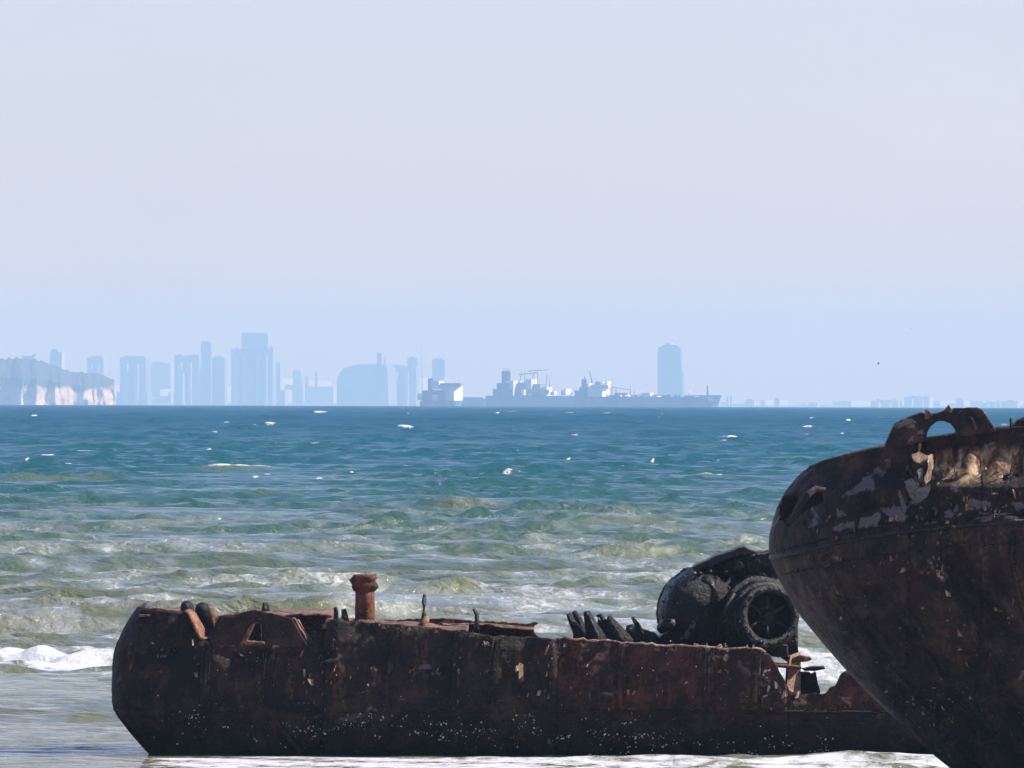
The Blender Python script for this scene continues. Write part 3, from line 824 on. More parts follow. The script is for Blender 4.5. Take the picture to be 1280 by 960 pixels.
# gear case: a fat drum with a domed end
c = pw(874, 762); c1 = c.copy()
def lathe(name, centre, axis, prof, n, mat, parent, jitter=0.0):
    fine = [prof[0]]
    for (t0, r0), (t1, r1) in zip(prof[:-1], prof[1:]):
        m = max(1, int(math.hypot(t1 - t0, r1 - r0) / 0.10))
        fine += [(t0 + (t1 - t0) * q / m, r0 + (r1 - r0) * q / m) for q in range(1, m + 1)]
    prof = fine if jitter else prof
    n = n * 2 if jitter else n
    axis = Vector(axis).normalized()
    a = axis.cross(Vector((0, 0, 1))).normalized(); b = axis.cross(a)
    vs, fs = [], []
    for (t, r) in prof:
        for k in range(n):
            th = 2 * math.pi * k / n
            j = 1 + jitter * mnoise.noise(Vector((math.cos(th) * 2, math.sin(th) * 2, t * 2.3 + 5))) + jitter * 0.8 * mnoise.noise(Vector((math.cos(th) * 7, math.sin(th) * 7, t * 6)))
            vs.append(centre + axis * t + (a * math.cos(th) + b * math.sin(th)) * (r * j))
    m = len(prof)
    for i in range(m - 1):
        for k in range(n):
            fs.append([i * n + k, i * n + (k + 1) % n, (i + 1) * n + (k + 1) % n, (i + 1) * n + k])
    fs.append(list(range(n))[::-1]); fs.append([(m - 1) * n + k for k in range(n)])
    return mesh_obj(name, [tuple(v) for v in vs], fs, mat, parent)
R0 = 54 * kw
gc = lathe('gear_case', pw(874, 763, 203.4), (0.06, -1, 0), [(0, R0), (0.4, R0 * 1.0), (0.42, R0 * 1.03), (0.55, R0 * 1.03), (0.57, R0), (1.5, R0 * .99), (1.8, R0 * .93), (2.0, R0 * .80), (2.12, R0 * .6), (2.18, R0 * .3), (2.2, R0 * .05)], 40, M_IRON, winch, 0.05)
for k in range(14):
    th = 2 * math.pi * k / 14 + .2
    q = pw(874, 763, 201.55) + Vector((math.cos(th), 0, math.sin(th))) * R0 * .86
    MB().tube([q, q + Vector((0.0, -0.14, 0))], [0.045, 0.04], 6).build('bolt', M_IRON, gc)
# housing behind the drum, with a sloping hood
poly_part('winch_housing', [(848, 808), (842, 740), (858, 716), (880, 706), (905, 696), (928, 690), (964, 691), (985, 700), (994, 722), (997, 760), (998, 814), (985, 820)], 202.3, 1.7, M_IRON, winch, 7, .9, 0.08)
poly_part('hood_plate', [(866, 709), (890, 697), (912, 689), (927, 684), (931, 683), (936, 687), (945, 689), (941, 694), (926, 693), (905, 701), (872, 714)], 201.6, 1.5, M_IRON, winch, 5, .8, 0.02)
poly_part('hood_plate', [(900, 707), (925, 693), (965, 688), (978, 692), (984, 712), (960, 735), (930, 738), (908, 730)], 201.85, 0.7, M_IRON, winch, 5, 1.2, 0.12)
# rope drum pointing out towards the camera and a little to the right
ax = Vector((0.32, -1, 0.02)).normalized()
Cf = pw(962, 770, 200.7)
Cb = Cf - ax * 1.5
Rb = 45 * kw
lathe('drum_barrel', Cb, ax, [(0, Rb * 1.25), (0.25, Rb * 1.25), (0.28, Rb * 1.12), (0.7, Rb * 1.06), (0.72, Rb * 1.1), (0.84, Rb * 1.1), (0.86, Rb * 1.0), (1.2, Rb * .93)], 44, M_IRON, winch, 0.03)
# flared rim: open ring
Ro, Ri = 39.5 * kw, 29 * kw
vs, fs = [], []
a_ = ax.cross(Vector((0, 0, 1))).normalized(); b_ = ax.cross(a_)
prof = [(-0.35, Ro * .97), (-0.1, Ro * 1.0), (0.0, Ro * .99), (0.05, Ro * .94), (0.05, Ri * 1.06), (0.0, Ri), (-0.30, Ri * .97)]
n = 48
for t, r in prof:
    for k in range(n):
        th = 2 * math.pi * k / n
        j = 1 + 0.03 * mnoise.noise(Vector((math.cos(th) * 3, math.sin(th) * 3, t)))
        vs.append(tuple(Cf + ax * t + (a_ * math.cos(th) + b_ * math.sin(th)) * r * j))
m_ = len(prof)
fs = [[i * n + k, i * n + (k + 1) % n, ((i + 1) % m_) * n + (k + 1) % n, ((i + 1) % m_) * n + k] for i in range(m_) for k in range(n)]
rim = mesh_obj('drum_rim', vs, fs, M_IRON, winch)
for k in range(16):
    th = 2 * math.pi * k / 16
    q = Cf + (a_ * math.cos(th) + b_ * math.sin(th)) * (Ro + Ri) / 2
    MB().tube([q + ax * 0.03, q + ax * 0.085], [0.035, 0.03], 6).build('bolt', M_IRON, rim)
lathe('drum_back', Cf - ax * 0.32, ax, [(0, Ri * 1.0), (0.03, Ri * 1.0)], 40, M_LOW, winch)
hub = lathe('hub', Cf - ax * 0.30, ax, [(0, Ri * .5), (0.10, Ri * .46), (0.16, Ri * .40), (0.17, Ri * .22), (0.24, Ri * .2)], 24, M_IRON, winch)
for k in range(6):
    th = 2 * math.pi * k / 6 + math.radians(30)
    d = a_ * math.cos(th) + b_ * math.sin(th)
    MB().tube([Cf - ax * 0.17 + d * Ri * .3, Cf - ax * 0.12 + d * Ri * 1.0], [0.05, 0.045], 8).build('spoke', M_IRON, winch)
# brackets and pipes on the case, dark foot below
poly_part('winch_foot', [(824, 808), (822, 798), (830, 792), (842, 790), (900, 800), (985, 806), (986, 822), (905, 818)], 201.4, 1.8, M_IRON, winch, 6, .8, 0.04)
MB().tube([pw(898, 805, 200.9), pw(900, 782, 200.75), pw(906, 760, 200.7), pw(918, 742, 200.8)], [.06, .05, .05, .05], 8).build('drain_pipe', M_IRON, winch)
MB().tube([pw(880, 722, 201.2), pw(890, 728, 201.1), pw(893, 744, 201.1), pw(890, 770, 201.2)], [.12, .13, .12, .1], 9, True, .1).build('side_bracket', M_IRON, winch)
MB().tube([pw(826, 786, 201.4), pw(834, 780, 201.2), pw(844, 778, 201.2)], [.14, .17, .1], 9, True, .12).build('side_bracket', M_IRON, winch)
for _ in range(16):
    a, c_ = random.uniform(868, 975), 0
    c_ = np.interp(a, [868, 900, 930, 975], [716, 706, 698, 700]) + random.uniform(0, 26)
    s_ = random.uniform(2, 6)
    poly_part('seized_fitting', [(a - s_, c_ + s_ * .6), (a - s_ * .7, c_ - s_ * .5), (a + s_ * .4, c_ - s_ * .8), (a + s_, c_ + s_ * .3), (a + s_ * .2, c_ + s_)], 201.5 + random.uniform(0, .3), random.uniform(.15, .4), random.choice([M_IRON, M_IRON, M_HULL]), winch, 2, .5, 0.015)
for _ in range(22):
    th = random.uniform(0, 6.283); q_ = Cf + (a_ * math.cos(th) + b_ * math.sin(th)) * Ro * random.uniform(.86, 1.02) + ax * random.uniform(-.06, .04)
    MB().tube([q_, q_ + Vector((random.uniform(-.05, .05), -.06, random.uniform(-.05, .05)))], [random.uniform(.02, .05), .015], 5, True, .4).build('glint_chip', random.choice([M_IRON, M_PATCH]), rim)  # small chips added on the rim to stand in for glints
for (a, c_) in ((908, 716), (918, 712), (930, 720), (942, 724), (952, 722), (888, 716), (868, 718)):
    MB().tube([pw(a, c_, 201.85), pw(a, c_ - 1, 201.55)], [.09, .06], 7, True, .15).build('bolt', M_IRON, gc)

# ================================================================== THE STERN OF THE NEARER WRECK (right)
DS = 184.0
stern = empty('wrecked_ship_stern', (wx(1280, DS), DS, 0.0),
              'tall rusted hull at the right edge with rounded overhanging end and arched fairlead', 'shipwreck')
SIL = [(1012, 586), (996, 600), (981, 618), (972, 636), (968, 650), (963, 668), (962, 684), (964, 700), (972, 718), (985, 742), (1002, 770), (1030, 804), (1056, 834), (1088, 868), (1128, 904), (1168, 943), (1192, 962), (1240, 1000), (1300, 1040)]
_sz = np.array([wp(a, b, DS).z for a, b in SIL])[::-1]; _sx = np.array([wp(a, b, DS).x for a, b in SIL])[::-1]
def XN(z): return np.interp(z, _sz, _sx)
STOP = [(985, 612), (992, 603), (1006, 591), (1024, 583), (1045, 575), (1075, 567), (1108, 560), (1150, 551), (1200, 544), (1245, 537), (1280, 535), (1400, 532), (1600, 540)]
STOP = rough_line(STOP, 6, 0.6)
_stx = np.array([wp(a, b, DS - 2.5).x for a, b in STOP]); _stz = np.array([wp(a, b, DS - 2.5).z for a, b in STOP])
_o = np.argsort(_stx); _stx, _stz = _stx[_o], _stz[_o]
KN = [(960, 702), (1000, 692), (1060, 676), (1120, 665), (1200, 656), (1280, 650), (1600, 640)]
_kx = np.array([wp(a, b, DS - 3).x for a, b in KN]); _kz = np.array([wp(a, b, DS - 3).z for a, b in KN])
LB = 7.0
BZ = ([-1.2, 0.0, 1.5, 3.0, 4.2, 5.0, 6.0, 9.0], [0.5, 0.8, 1.7, 2.9, 3.6, 3.85, 3.8, 3.35])
def stern_grid(sgn, nu, nlo, nup):
    us = np.concatenate([[0], np.linspace(0.0, 1, nu)[1:] ** 1.7])
    XEND = wx(1560, DS)
    V = np.zeros((nlo + nup, len(us), 3))
    for j, u in enumerate(us):
        for i in range(nlo + nup):
            z = 5.0
            for _ in range(6):
                xn = XN(z)
                x = xn + u * (XEND - xn)
                zk = np.interp(x, _kx, _kz)
                zt = np.interp(x, _stx, _stz)
                z = -1.2 + (i / (nlo - 1)) * (zk + 1.2) if i < nlo else zk + ((i - nlo + 1) / nup) * (zt - zk)
            d = min((x - xn) / LB, 1.0)
            g = (1 - (1 - d) ** 2.3) ** (1 / 1.9)
            b = np.interp(z, *BZ)
            if i >= nlo: b += 0.10 * math.exp(-((z - zk) / 0.12) ** 2)
            V[i, j] = (x, DS + sgn * b * g, z)
    return V
VS = stern_grid(-1, 260, 60, 46)
Q = VS.reshape(-1, 3)
Q[:, 1] += 0.16 * fbm(Q, 0.55, 5) + 0.06 * fbm(Q, 2.0, 4) + 0.010 * fbm(Q, 5.5, 3)
def dent_s(px, py, rx, ry, depth): dent(Q, px, py, rx, ry, depth, DS - 3)
# pressed-in folds between the frames of the counter, running down to the right
def fold(p0, p1, w, depth):
    a, b = wp(*p0, DS - 3), wp(*p1, DS - 3)
    d = np.array([b.x - a.x, b.z - a.z]); L = np.hypot(*d); d /= L
    r = Q[:, [0, 2]] - np.array([a.x, a.z])
    s = r @ d; t = r @ np.array([-d[1], d[0]])
    Q[:, 1] += depth * np.exp(-(t / w) ** 2) * np.clip(np.minimum(s + .3, L - s + .3) / .6, 0, 1)
fold((1095, 720), (1150, 830), 0.35, 0.30)
fold((1160, 690), (1225, 820), 0.16, -0.26)
fold((1190, 690), (1245, 800), 0.35, 0.34)
fold((1060, 740), (1100, 800), 0.3, 0.22)
fold((1230, 700), (1300, 790), 0.3, 0.28)
dloc = Q[:, 0] - XN(Q[:, 2])
kz = np.interp(Q[:, 0], _kx, _kz)
low_ = np.clip((kz - Q[:, 2]) / 0.5, 0, 1) * np.clip((Q[:, 2] - 0.6) / 1.2, 0, 1) * np.clip((dloc - 0.8) / 0.6, 0, 1)
Q[:, 1] += low_ * (0.30 * np.abs(np.sin(math.pi * (dloc + 0.25 * np.sin(Q[:, 2] * 1.3)) / 1.15)) ** 0.8 - 0.12)
dent_s(1262, 750, 26, 16, -.12)
dent_s(1170, 575, 16, 14, .10)
dent_s(1080, 610, 22, 16, .05)
for px in (1090, 1150, 1210, 1265): dent_s(px, 632, 22, 10, .10)
# the bulwark leans in and buckles right of x=1140: that panel catches the sun
pa = wp(1142, 575, DS - 3); pb = wp(1300, 575, DS - 3)
zt_, zb_ = wz(556, DS - 3, 1220), wz(609, DS - 3, 1220)
tt = np.clip((Q[:, 2] - zb_) / (zt_ - zb_), 0, 1)
mx_ = np.clip((Q[:, 0] - pa.x) / 0.25, 0, 1)
Q[:, 1] += mx_ * (0.55 * tt) - mx_ * 0.10 * np.exp(-((Q[:, 2] - zb_) / 0.08) ** 2)
Q[:, 1] += mx_ * 0.05 * np.sin((Q[:, 0] - pa.x) * 9.0) * np.sin(tt * math.pi)
fsS = shell_faces(VS)
fcS = np.array([Q[f].mean(0) for f in fsS])
ncS = VS.shape[1]
rowS = np.array([f[0] // ncS for f in fsS])
# the opening near the rounded end, and a rust hole under the bright panel
def inpoly(P, poly):
    x, z = P[:, 0], P[:, 2]; ins = np.zeros(len(P), bool)
    n = len(poly)
    for i in range(n):
        x1, z1 = poly[i]; x2, z2 = poly[(i + 1) % n]
        cond = ((z1 > z) != (z2 > z)) & (x < (x2 - x1) * (z - z1) / (z2 - z1 + 1e-12) + x1)
        ins ^= cond
    return ins
def pp(pts, D): return [(wp(a, b, D).x, wp(a, b, D).z) for a, b in pts]
open1 = inpoly(fcS, pp([(1005, 632), (1013, 616), (1030, 609), (1031, 630), (1018, 634), (1008, 641), (996, 652), (988, 662), (985, 655)], DS - 2.3))
open2 = inpoly(fcS, pp([(978, 634), (984, 620), (1000, 616), (1001, 622), (993, 640), (984, 652), (977, 652)], DS - 1.6))
open3 = inpoly(fcS, pp([(1243, 600), (1247, 595), (1260, 595), (1264, 598), (1258, 601)], DS - 3.2))
keep = ~(open1 | open2 | open3)
SCABS = [
    [(1052, 624), (1058, 616), (1072, 609), (1084, 592), (1092, 592), (1098, 606), (1096, 616), (1080, 617), (1062, 622)],
    [(1036, 664), (1050, 654), (1070, 650), (1085, 644), (1098, 640), (1106, 642), (1098, 660), (1070, 662), (1048, 668)],
    [(1108, 650), (1112, 634), (1122, 632), (1132, 638), (1134, 654), (1122, 655)],
    [(1130, 605), (1144, 612), (1158, 612), (1156, 625), (1144, 630), (1136, 622)],
    [(1046, 645), (1052, 632), (1058, 640), (1066, 646), (1056, 650)],
    [(1200, 625), (1215, 620), (1240, 626), (1236, 640), (1212, 638)], [(1175, 640), (1190, 634), (1195, 646), (1180, 650)], [(1010, 650), (1024, 646), (1030, 656), (1016, 664)], [(1255, 628), (1275, 624), (1290, 634), (1268, 642)],
    [(1090, 590), (1100, 582), (1112, 590), (1104, 600)], [(1020, 694), (1050, 690), (1056, 696), (1030, 701)], [(1070, 688), (1086, 684), (1092, 692), (1078, 697)]]
nrS, ncS_ = VS.shape[:2]
scabV = np.zeros(len(Q))
for p_ in SCABS:
    scabV = np.maximum(scabV, inpoly(Q, pp(rough_line(p_, 3, 0.6, True), DS - 3)).astype(float))
g_ = scabV.reshape(nrS, ncS_)
for _ in range(2):
    gp = np.pad(g_, 1, mode='edge')
    g_ = (gp[1:-1, 1:-1] * 2 + gp[:-2, 1:-1] + gp[2:, 1:-1] + gp[1:-1, :-2] + gp[1:-1, 2:]) / 6
scabV = g_.reshape(-1)
def set_scab(o, ids):
    at = o.data.attributes.new('scab', 'FLOAT', 'POINT')
    at.data.foreach_set('value', scabV[ids].astype(np.float32))
plates = [(-1e9, X2(0), 0)]
xk = [-1e9] + [wx(p, DS - 3) for p in (1136, 1226)] + [1e9]
for k in range(3):
    for up in (0, 1):
        s = keep & (fcS[:, 0] >= xk[k]) & (fcS[:, 0] < xk[k + 1]) & ((rowS >= 59) if up else (rowS < 59))
        v, f = submesh(Q, [fsS[i] for i in np.nonzero(s)[0]])
        v = v.copy(); v[:, 1] += (0.0, 0.03, 0.0)[k]
        o = mesh_obj('bulwark_plate' if up else 'hull_plate', v, f, M_BULW if up else M_STERN, stern, solid=0.05)
        set_scab(o, np.array(sorted({i for f_ in np.nonzero(s)[0] for i in fsS[f_]})))
        if up:
            def wear(p):
                w = 0.0
                c_ = wp(1225, 582, DS - 3)
                dx, dz = (p.x - c_.x) / 1.25, (p.z - c_.z - 0.06 * (p.x - c_.x)) / 0.38
                w = max(w, max(0.0, min(1.0, 1.9 - 1.6 * (dx ** 4 + dz ** 2) ** 0.5)))
                c_ = wp(1150, 583, DS - 3)
                dx, dz = (p.x - c_.x) / 0.16, (p.z - c_.z) / 0.3
                return max(w, 0.6 * max(0.0, min(1.0, 1.6 - 1.4 * (dx * dx + dz * dz))))
            add_wear(o, wear)
VF = stern_grid(1, 60, 16, 8)
QF = VF.reshape(-1, 3); QF[:, 1] += 0.1 * fbm(QF, 0.5, 4)
mesh_obj('far_side_plate', QF, shell_faces(VF), M_STERN, stern, solid=0.05)
# deck between the two sides, just under the rail
rows = []
for j in range(60):
    near = VS[103, int(j * 259 / 59)]; 
    rows.append([(near[0], near[1] + 0.12 + (2 * (DS - near[1]) - 0.24) * t, near[2] - 0.1) for t in np.linspace(0, 1, 9)])
mesh_obj('deck', np.array(rows).reshape(-1, 3), shell_faces(np.array(rows)), M_IRON, stern, solid=0.05)
# knuckle bar along the foot of the bulwark
kb = [VS[59, j] + np.array((0, -0.05, 0)) for j in range(0, 260, 5)]
MB().tube([Vector(p) for p in kb], 0.055, 7, True, 0.15).build('rubbing_bar', M_IRON, stern)
kb = [VS[-1, j] for j in range(4, 260, 3)]
MB().tube([Vector(p) for p in kb], 0.05, 7, True, 0.25).build('rail_cap', M_BULW, stern)
# heavy lip around the torn opening
MB().tube([wp(a, b, DS - 2.35) for a, b in ((1032, 612), (1020, 611), (1010, 618), (1003, 630), (996, 642), (986, 655))], [.05, .07, .08, .08, .08, .05], 8, True, .12).build('opening_lip', M_BULW, stern)
M_PATCH_ = M_PATCH
def flap(pts, dl, dr, mat, th=0.05):
    xs_ = [p[0] for p in pts]; lo, hi = min(xs_), max(xs_)
    P = [wp(a, b, dl + (dr - dl) * (a - lo) / (hi - lo)) for a, b in rough_line(pts, 3, .6, True)]
    MB().prism(P, (0, th, 0)).build('flap_and_shade', mat, stern, smooth=False)
flap([(1140, 568), (1148, 565), (1160, 569), (1158, 577), (1150, 579), (1142, 576)], DS - 3.80, DS - 3.45, M_CREAM)
flap([(1159, 570), (1166, 567), (1167, 582), (1163, 600), (1157, 606), (1155, 598), (1160, 586)], DS - 3.75, DS - 3.5, M_CREAM)
flap([(1141, 578), (1158, 581), (1157, 598), (1150, 607), (1144, 594)], DS - 3.66, DS - 3.62, M_LOW)  # dark sheet standing in for the shade inside the torn hole
flap([(1146, 588), (1152, 584), (1156, 590), (1154, 603), (1150, 604)], DS - 3.74, DS - 3.60, M_PATCH_)
flap([(1130, 602), (1140, 597), (1150, 610), (1164, 604), (1160, 620), (1148, 629), (1137, 621)], DS - 3.68, DS - 3.66, M_PATCH_)
# patches where the old paint still clings
GS = Q.reshape(VS.shape)
rv = []
for j, w in ((70, 3), (106, 2), (138, 2), (168, 2), (196, 2)):
    strap(GS, j, 4, 58, w, -1, stern, M_STERN)
    for i in range(5, 58):
        for q in (0, w): rv.append(GS[i, j + q])
for j in (88, 128, 160):
    strap(GS, j, 61, 84, 2, -1, stern, M_BULW)
    for i in range(62, 84, 1):
        for q in (0, 2): rv.append(GS[i, j + q])
for j in range(20, 230, 1): rv.append(GS[63, j]); rv.append(GS[55, j])
rivets(rv, stern, M_IRON)
glint_scale(Q, DS - 3, [(1150, 600, 8, 12, 16), (1180, 595, 14, 6, 12), (1240, 590, 20, 8, 14), (1250, 618, 14, 4, 8), (1130, 655, 40, 6, 18), (1220, 640, 40, 8, 20), (1045, 660, 20, 8, 8), (1020, 665, 10, 10, 6), (1150, 712, 14, 8, 12), (1170, 700, 5, 10, 6),
    (1175, 720, 3, 12, 8), (1190, 755, 4, 14, 10), (1210, 790, 5, 14, 10), (1228, 820, 6, 8, 8), (1255, 755, 12, 14, 12), (1085, 760, 10, 14, 6), (1160, 885, 26, 7, 26), (1175, 905, 20, 6, 14), (1020, 740, 20, 10, 8), (1060, 790, 14, 14, 6), (1100, 700, 30, 8, 12)], 70, (980, 560, 1280, 940), stern, 9)
# the arched fairlead on top of the rail
fl = [(1106, 558), (1112, 544), (1119, 530), (1128, 524), (1152, 515), (1158, 519), (1158, 512), (1164, 517), (1172, 516), (1182, 513), (1186, 507), (1189, 514), (1194, 510), (1222, 509), (1228, 512), (1238, 526), (1245, 539),
      (1238, 541), (1196, 546), (1195, 537), (1190, 530), (1180, 526), (1171, 527), (1163, 533), (1159, 541), (1158, 549), (1140, 556)]
fairl = poly_part('fairlead', fl, DS - 3.0, 0.55, M_BULW, stern, 5, .4, 0.05)
for pts in ([(1212, 520), (1216, 522), (1221, 536), (1217, 538)],):
    poly_part('fairlead_rib', pts, DS - 3.14, 0.16, M_BULW, fairl, 5, .3, 0.02)
poly_part('torn_horn', [(1156, 524), (1157, 511), (1162, 514), (1165, 519), (1160, 524)], DS - 3.1, 0.2, M_ORANGE, fairl, 3, .4, .01)
poly_part('torn_horn', [(1183, 514), (1186, 506), (1190, 512), (1190, 516)], DS - 3.1, 0.2, M_ORANGE, fairl, 3, .3, .01)
MB().tube([wp(1264, 540, DS - 3), wp(1264, 530, DS - 3), wp(1264, 522, DS - 3)], [.045, .04, .035], 7, True, .1).build('rail_post', M_IRON, stern)
poly_part('winch_stump', [(1266, 540), (1267, 532), (1273, 525), (1282, 521), (1300, 520), (1310, 540)], DS - 2.6, 0.8, M_BULW, stern, 5, .5, .06)

# ================================================================== TANKERS ON THE HORIZON
DT = 14000.0
def ship_hull(x0, x1, yc, beam, zw, ztop, bow_right=True, sheer=2.0):
    L = x1 - x0
    st = np.linspace(0, 1, 24)
    mb = MB(); vs = []
    lev = [(-4, .90, 0.0), (0.3, .96, 0.0), (1.0, 1.0, 1.0)]
    vs, fs = [], []
    for (h, w, fl) in lev:
        for sgn in (-1, 1):
            for s in st:
                taper = min(1, (1 - s) / 0.16) ** 0.6 * min(1, 0.75 + s / 0.12 * 0.25)
                z = zw + (h if h < 0 else h * (ztop - zw)) + (sheer * max(0, (s - .85) / .15) ** 1.5 + 0.0 if h == 1.0 else 0)
                xx = x0 + (s * (L - 0.02 * L) + (0.02 * L * s if fl else 0.0))
                if not bow_right: xx = x0 + x1 - xx
                vs.append((xx, yc + sgn * beam / 2 * w * taper, z))
    n = len(st)
    def ring(l, sgn, i): return (l * 2 + sgn) * n + i
    for l in range(2):
        for sg in (0, 1):
            for i in range(n - 1):
                fs.append([ring(l, sg, i), ring(l, sg, i + 1), ring(l + 1, sg, i + 1), ring(l + 1, sg, i)])
        fs.append([ring(l, 0, 0), ring(l + 1, 0, 0), ring(l + 1, 1, 0), ring(l, 1, 0)])
        fs.append([ring(l, 0, n - 1), ring(l + 1, 0, n - 1), ring(l + 1, 1, n - 1), ring(l, 1, n - 1)])
    for i in range(n - 1):
        fs.append([ring(2, 0, i), ring(2, 0, i + 1), ring(2, 1, i + 1), ring(2, 1, i)])
    return vs, fs
def zsea(D): return -D * D / (2 * RE)
def bx(name, parent, D, px0, px1, py0, py1, depth, mat, yaw=0.0, dy=0.0, mb=None, build=True):
    """a block between two pixel columns and rows of a thing D metres away"""
    mb = mb or MB()
    x0, x1 = wx(px0, D, 500), wx(px1, D, 500)
    mb.box(x0, x1, D - depth / 2 + dy, D + depth / 2 + dy, wz(py1, D, (px0 + px1) / 2), wz(py0, D, (px0 + px1) / 2), -yaw)
    return mb.build(name, mat, parent, smooth=False) if build else mb
def pole(name, parent, D, px, py0, py1, r, mat, px2=None, dy=0):
    a = wp(px, py1, D); b = wp(px if px2 is None else px2, py0, D); a.y += dy; b.y += dy
    return MB().tube([a, b], [r, r * .7], 6).build(name, mat, parent)

# first tanker: stern at the left, its hull running on behind the second one
D1 = DT + 500
t1 = empty('tanker_ship', (wx(700, D1), D1, zsea(D1)), 'hazy blue tanker with tall dark funnel, partly behind the other long tanker', 'ship', 'tankers anchored on the horizon')
v, f = ship_hull(wx(606, D1), wx(838, D1), D1, 52, zsea(D1), wz(495, D1, 700)); mesh_obj('hull', v, f, M_SHIP, t1, smooth=False)
bx('aft_deckhouse', t1, D1, 616, 640, 486, 496, 36, M_SHIP); bx('aft_deckhouse', t1, D1, 621, 642, 479, 487, 30, M_FUN)
fu = bx('funnel', t1, D1, 627, 638, 464, 480, 14, M_FUN)
for p in (630, 633, 636): pole('exhaust_pipe', t1, D1, p, 460, 465, 1.0, M_FUN)
bx('accommodation_block', t1, D1, 636, 648, 476, 496, 34, M_WHITE, 0.5)
bx('bridge_wing', t1, D1, 646, 686, 487, 492, 30, M_SHIPR)
for i, (a, b, t) in enumerate([(650, 658, 478), (660, 668, 474), (669, 679, 480), (680, 687, 484)]):
    bx('deck_module', t1, D1, a, b, t, 496, 26, M_SHIPR if i % 2 == 0 else M_WHITE, 0.4)
for p, t, q in ((648, 464, 652), (656, 462, 656), (662, 465, 668), (672, 466, 672), (682, 466, 684), (687, 470, 687)):
    pole('deck_crane', t1, D1, p, t, 488, 0.9, M_SHIPR, q)
for a, b, h in ((648, 672, 466), (660, 686, 462)):
    MB().tube([wp(a, h + 2, D1), wp(b, h, D1)], [.8, .8], 5).build('crane_jib', M_SHIPR, t1)
# second tanker in front of it
D2 = DT - 400
t2 = empty('tanker_ship', (wx(805, D2), D2, zsea(D2)), 'long laden tanker with white bridge block at its left end, below the single tall tower', 'ship', 'tankers anchored on the horizon')
v, f = ship_hull(wx(716, D2), wx(901, D2), D2, 48, zsea(D2), wz(496, D2, 800), True, 3.5); mesh_obj('hull', v, f, M_SHIP, t2, smooth=False)
bx('aft_deckhouse', t2, D2, 718, 730, 488, 497, 30, M_SHIP)
bx('funnel', t2, D2, 727, 733, 474, 490, 12, M_FUN); bx('funnel_base', t2, D2, 724, 737, 484, 497, 20, M_FUN)
ab = bx('accommodation_block', t2, D2, 742, 758, 481, 499, 30, M_WHITE, 0.45)
bx('bridge_wing', t2, D2, 739, 760, 481, 483.5, 40, M_WHITE, 0.0); bx('aft_deckhouse', t2, D2, 737, 744, 486, 499, 26, M_WHITE, 0.3)
pole('radar_mast', t2, D2, 741, 464, 482, 1.2, M_FUN, 737); pole('radar_mast', t2, D2, 748, 470, 482, .8, M_WHITE); pole('exhaust_pipe', t2, D2, 731, 470, 476, 1.2, M_FUN)
for p, t in ((765, 482), (788, 482), (793, 488), (770, 486)): pole('deck_crane', t2, D2, p, t, 497, 1.0, M_SHIPR)
MB().tube([wp(765, 484, D2), wp(786, 487, D2)], [.8, .7], 5).build('crane_jib', M_SHIPR, t2)
bx('pipe_manifold', t2, D2, 768, 784, 491, 496, 30, M_SHIPR); bx('deck_house', t2, D2, 803, 815, 491, 496, 22, M_WHITE, .3)
bx('deck_pipes', t2, D2, 760, 882, 494, 496, 6, M_SHIPR)
pole('deck_crane', t2, D2, 802, 488, 497, 0.8, M_WHITE); pole('foremast', t2, D2, 862, 488, 497, 1.4, M_WHITE); pole('foremast', t2, D2, 884.5, 481, 496, 2.0, M_SHIP)
bx('forecastle', t2, D2, 882, 899, 494, 497.5, 24, M_SHIP); bx('forecastle_house', t2, D2, 885, 896, 499, 502, 40, M_WHITE)
gs = random.Random(12)
for tk, D_, x0_, x1_, base_, n_ in ((t1, D1, 648, 716, 492, 16), (t2, D2, 760, 884, 496, 26), (t2, D2, 734, 760, 482, 8)):
    for _ in range(n_):
        a = gs.uniform(x0_, x1_); w_ = gs.uniform(1.2, 4.5); h_ = gs.uniform(1, 6) if n_ != 26 else gs.uniform(.8, 3.2)
        bx('deck_fitting', tk, D_, a, a + w_, base_ - h_, base_ + 2, gs.uniform(8, 20), gs.choice([M_WHITE, M_WHITE, M_SHIPR, M_SHIP]), 0.6, gs.uniform(-14, 6))
# third ship, seen nearly end on
D3 = DT - 900
t3 = empty('cargo_ship', (wx(550, D3), D3, zsea(D3)), 'ship seen nearly end on with sunlit white bridge block, left of both tankers', 'ship')
v, f = ship_hull(wx(524, D3), wx(577, D3), D3, 40, zsea(D3), wz(501, D3, 550), True, 1); mesh_obj('hull', v, f, M_SHIP, t3, smooth=False)
bx('accommodation_block', t3, D3, 556, 574, 482, 502, 30, M_WHITE, .5); bx('bridge_wing', t3, D3, 552, 577, 479, 482, 44, M_SHIPR, .1)
bx('funnel', t3, D3, 535, 541, 473, 490, 12, M_FUN); bx('aft_deckhouse', t3, D3, 539, 553, 476, 486, 20, M_WHITE, .5)
bx('aft_deckhouse', t3, D3, 528, 556, 488, 502, 28, M_SHIP); bx('deck_house', t3, D3, 545, 552, 493, 502, 34, M_WHITE, .4)
bx('deck_house', t3, D3, 525, 531, 492, 500, 30, M_WHITE, .3)
for p, t in ((556, 472), (570, 473), (558, 474)): pole('radar_mast', t3, D3, p, t, 481, .8, M_WHITE)
D4 = DT + 1500
t4 = empty('barge_ship', (wx(592, D4), D4, zsea(D4)), 'faint low hull lying between the end-on ship and the tankers', 'ship')
v, f = ship_hull(wx(574, D4), wx(612, D4), D4, 30, zsea(D4), wz(498, D4, 590), True, .5); mesh_obj('hull', v, f, M_SHIP, t4, smooth=False)
bx('cargo_cover', t4, D4, 577, 603, 496.5, 499, 20, M_SHIPR)

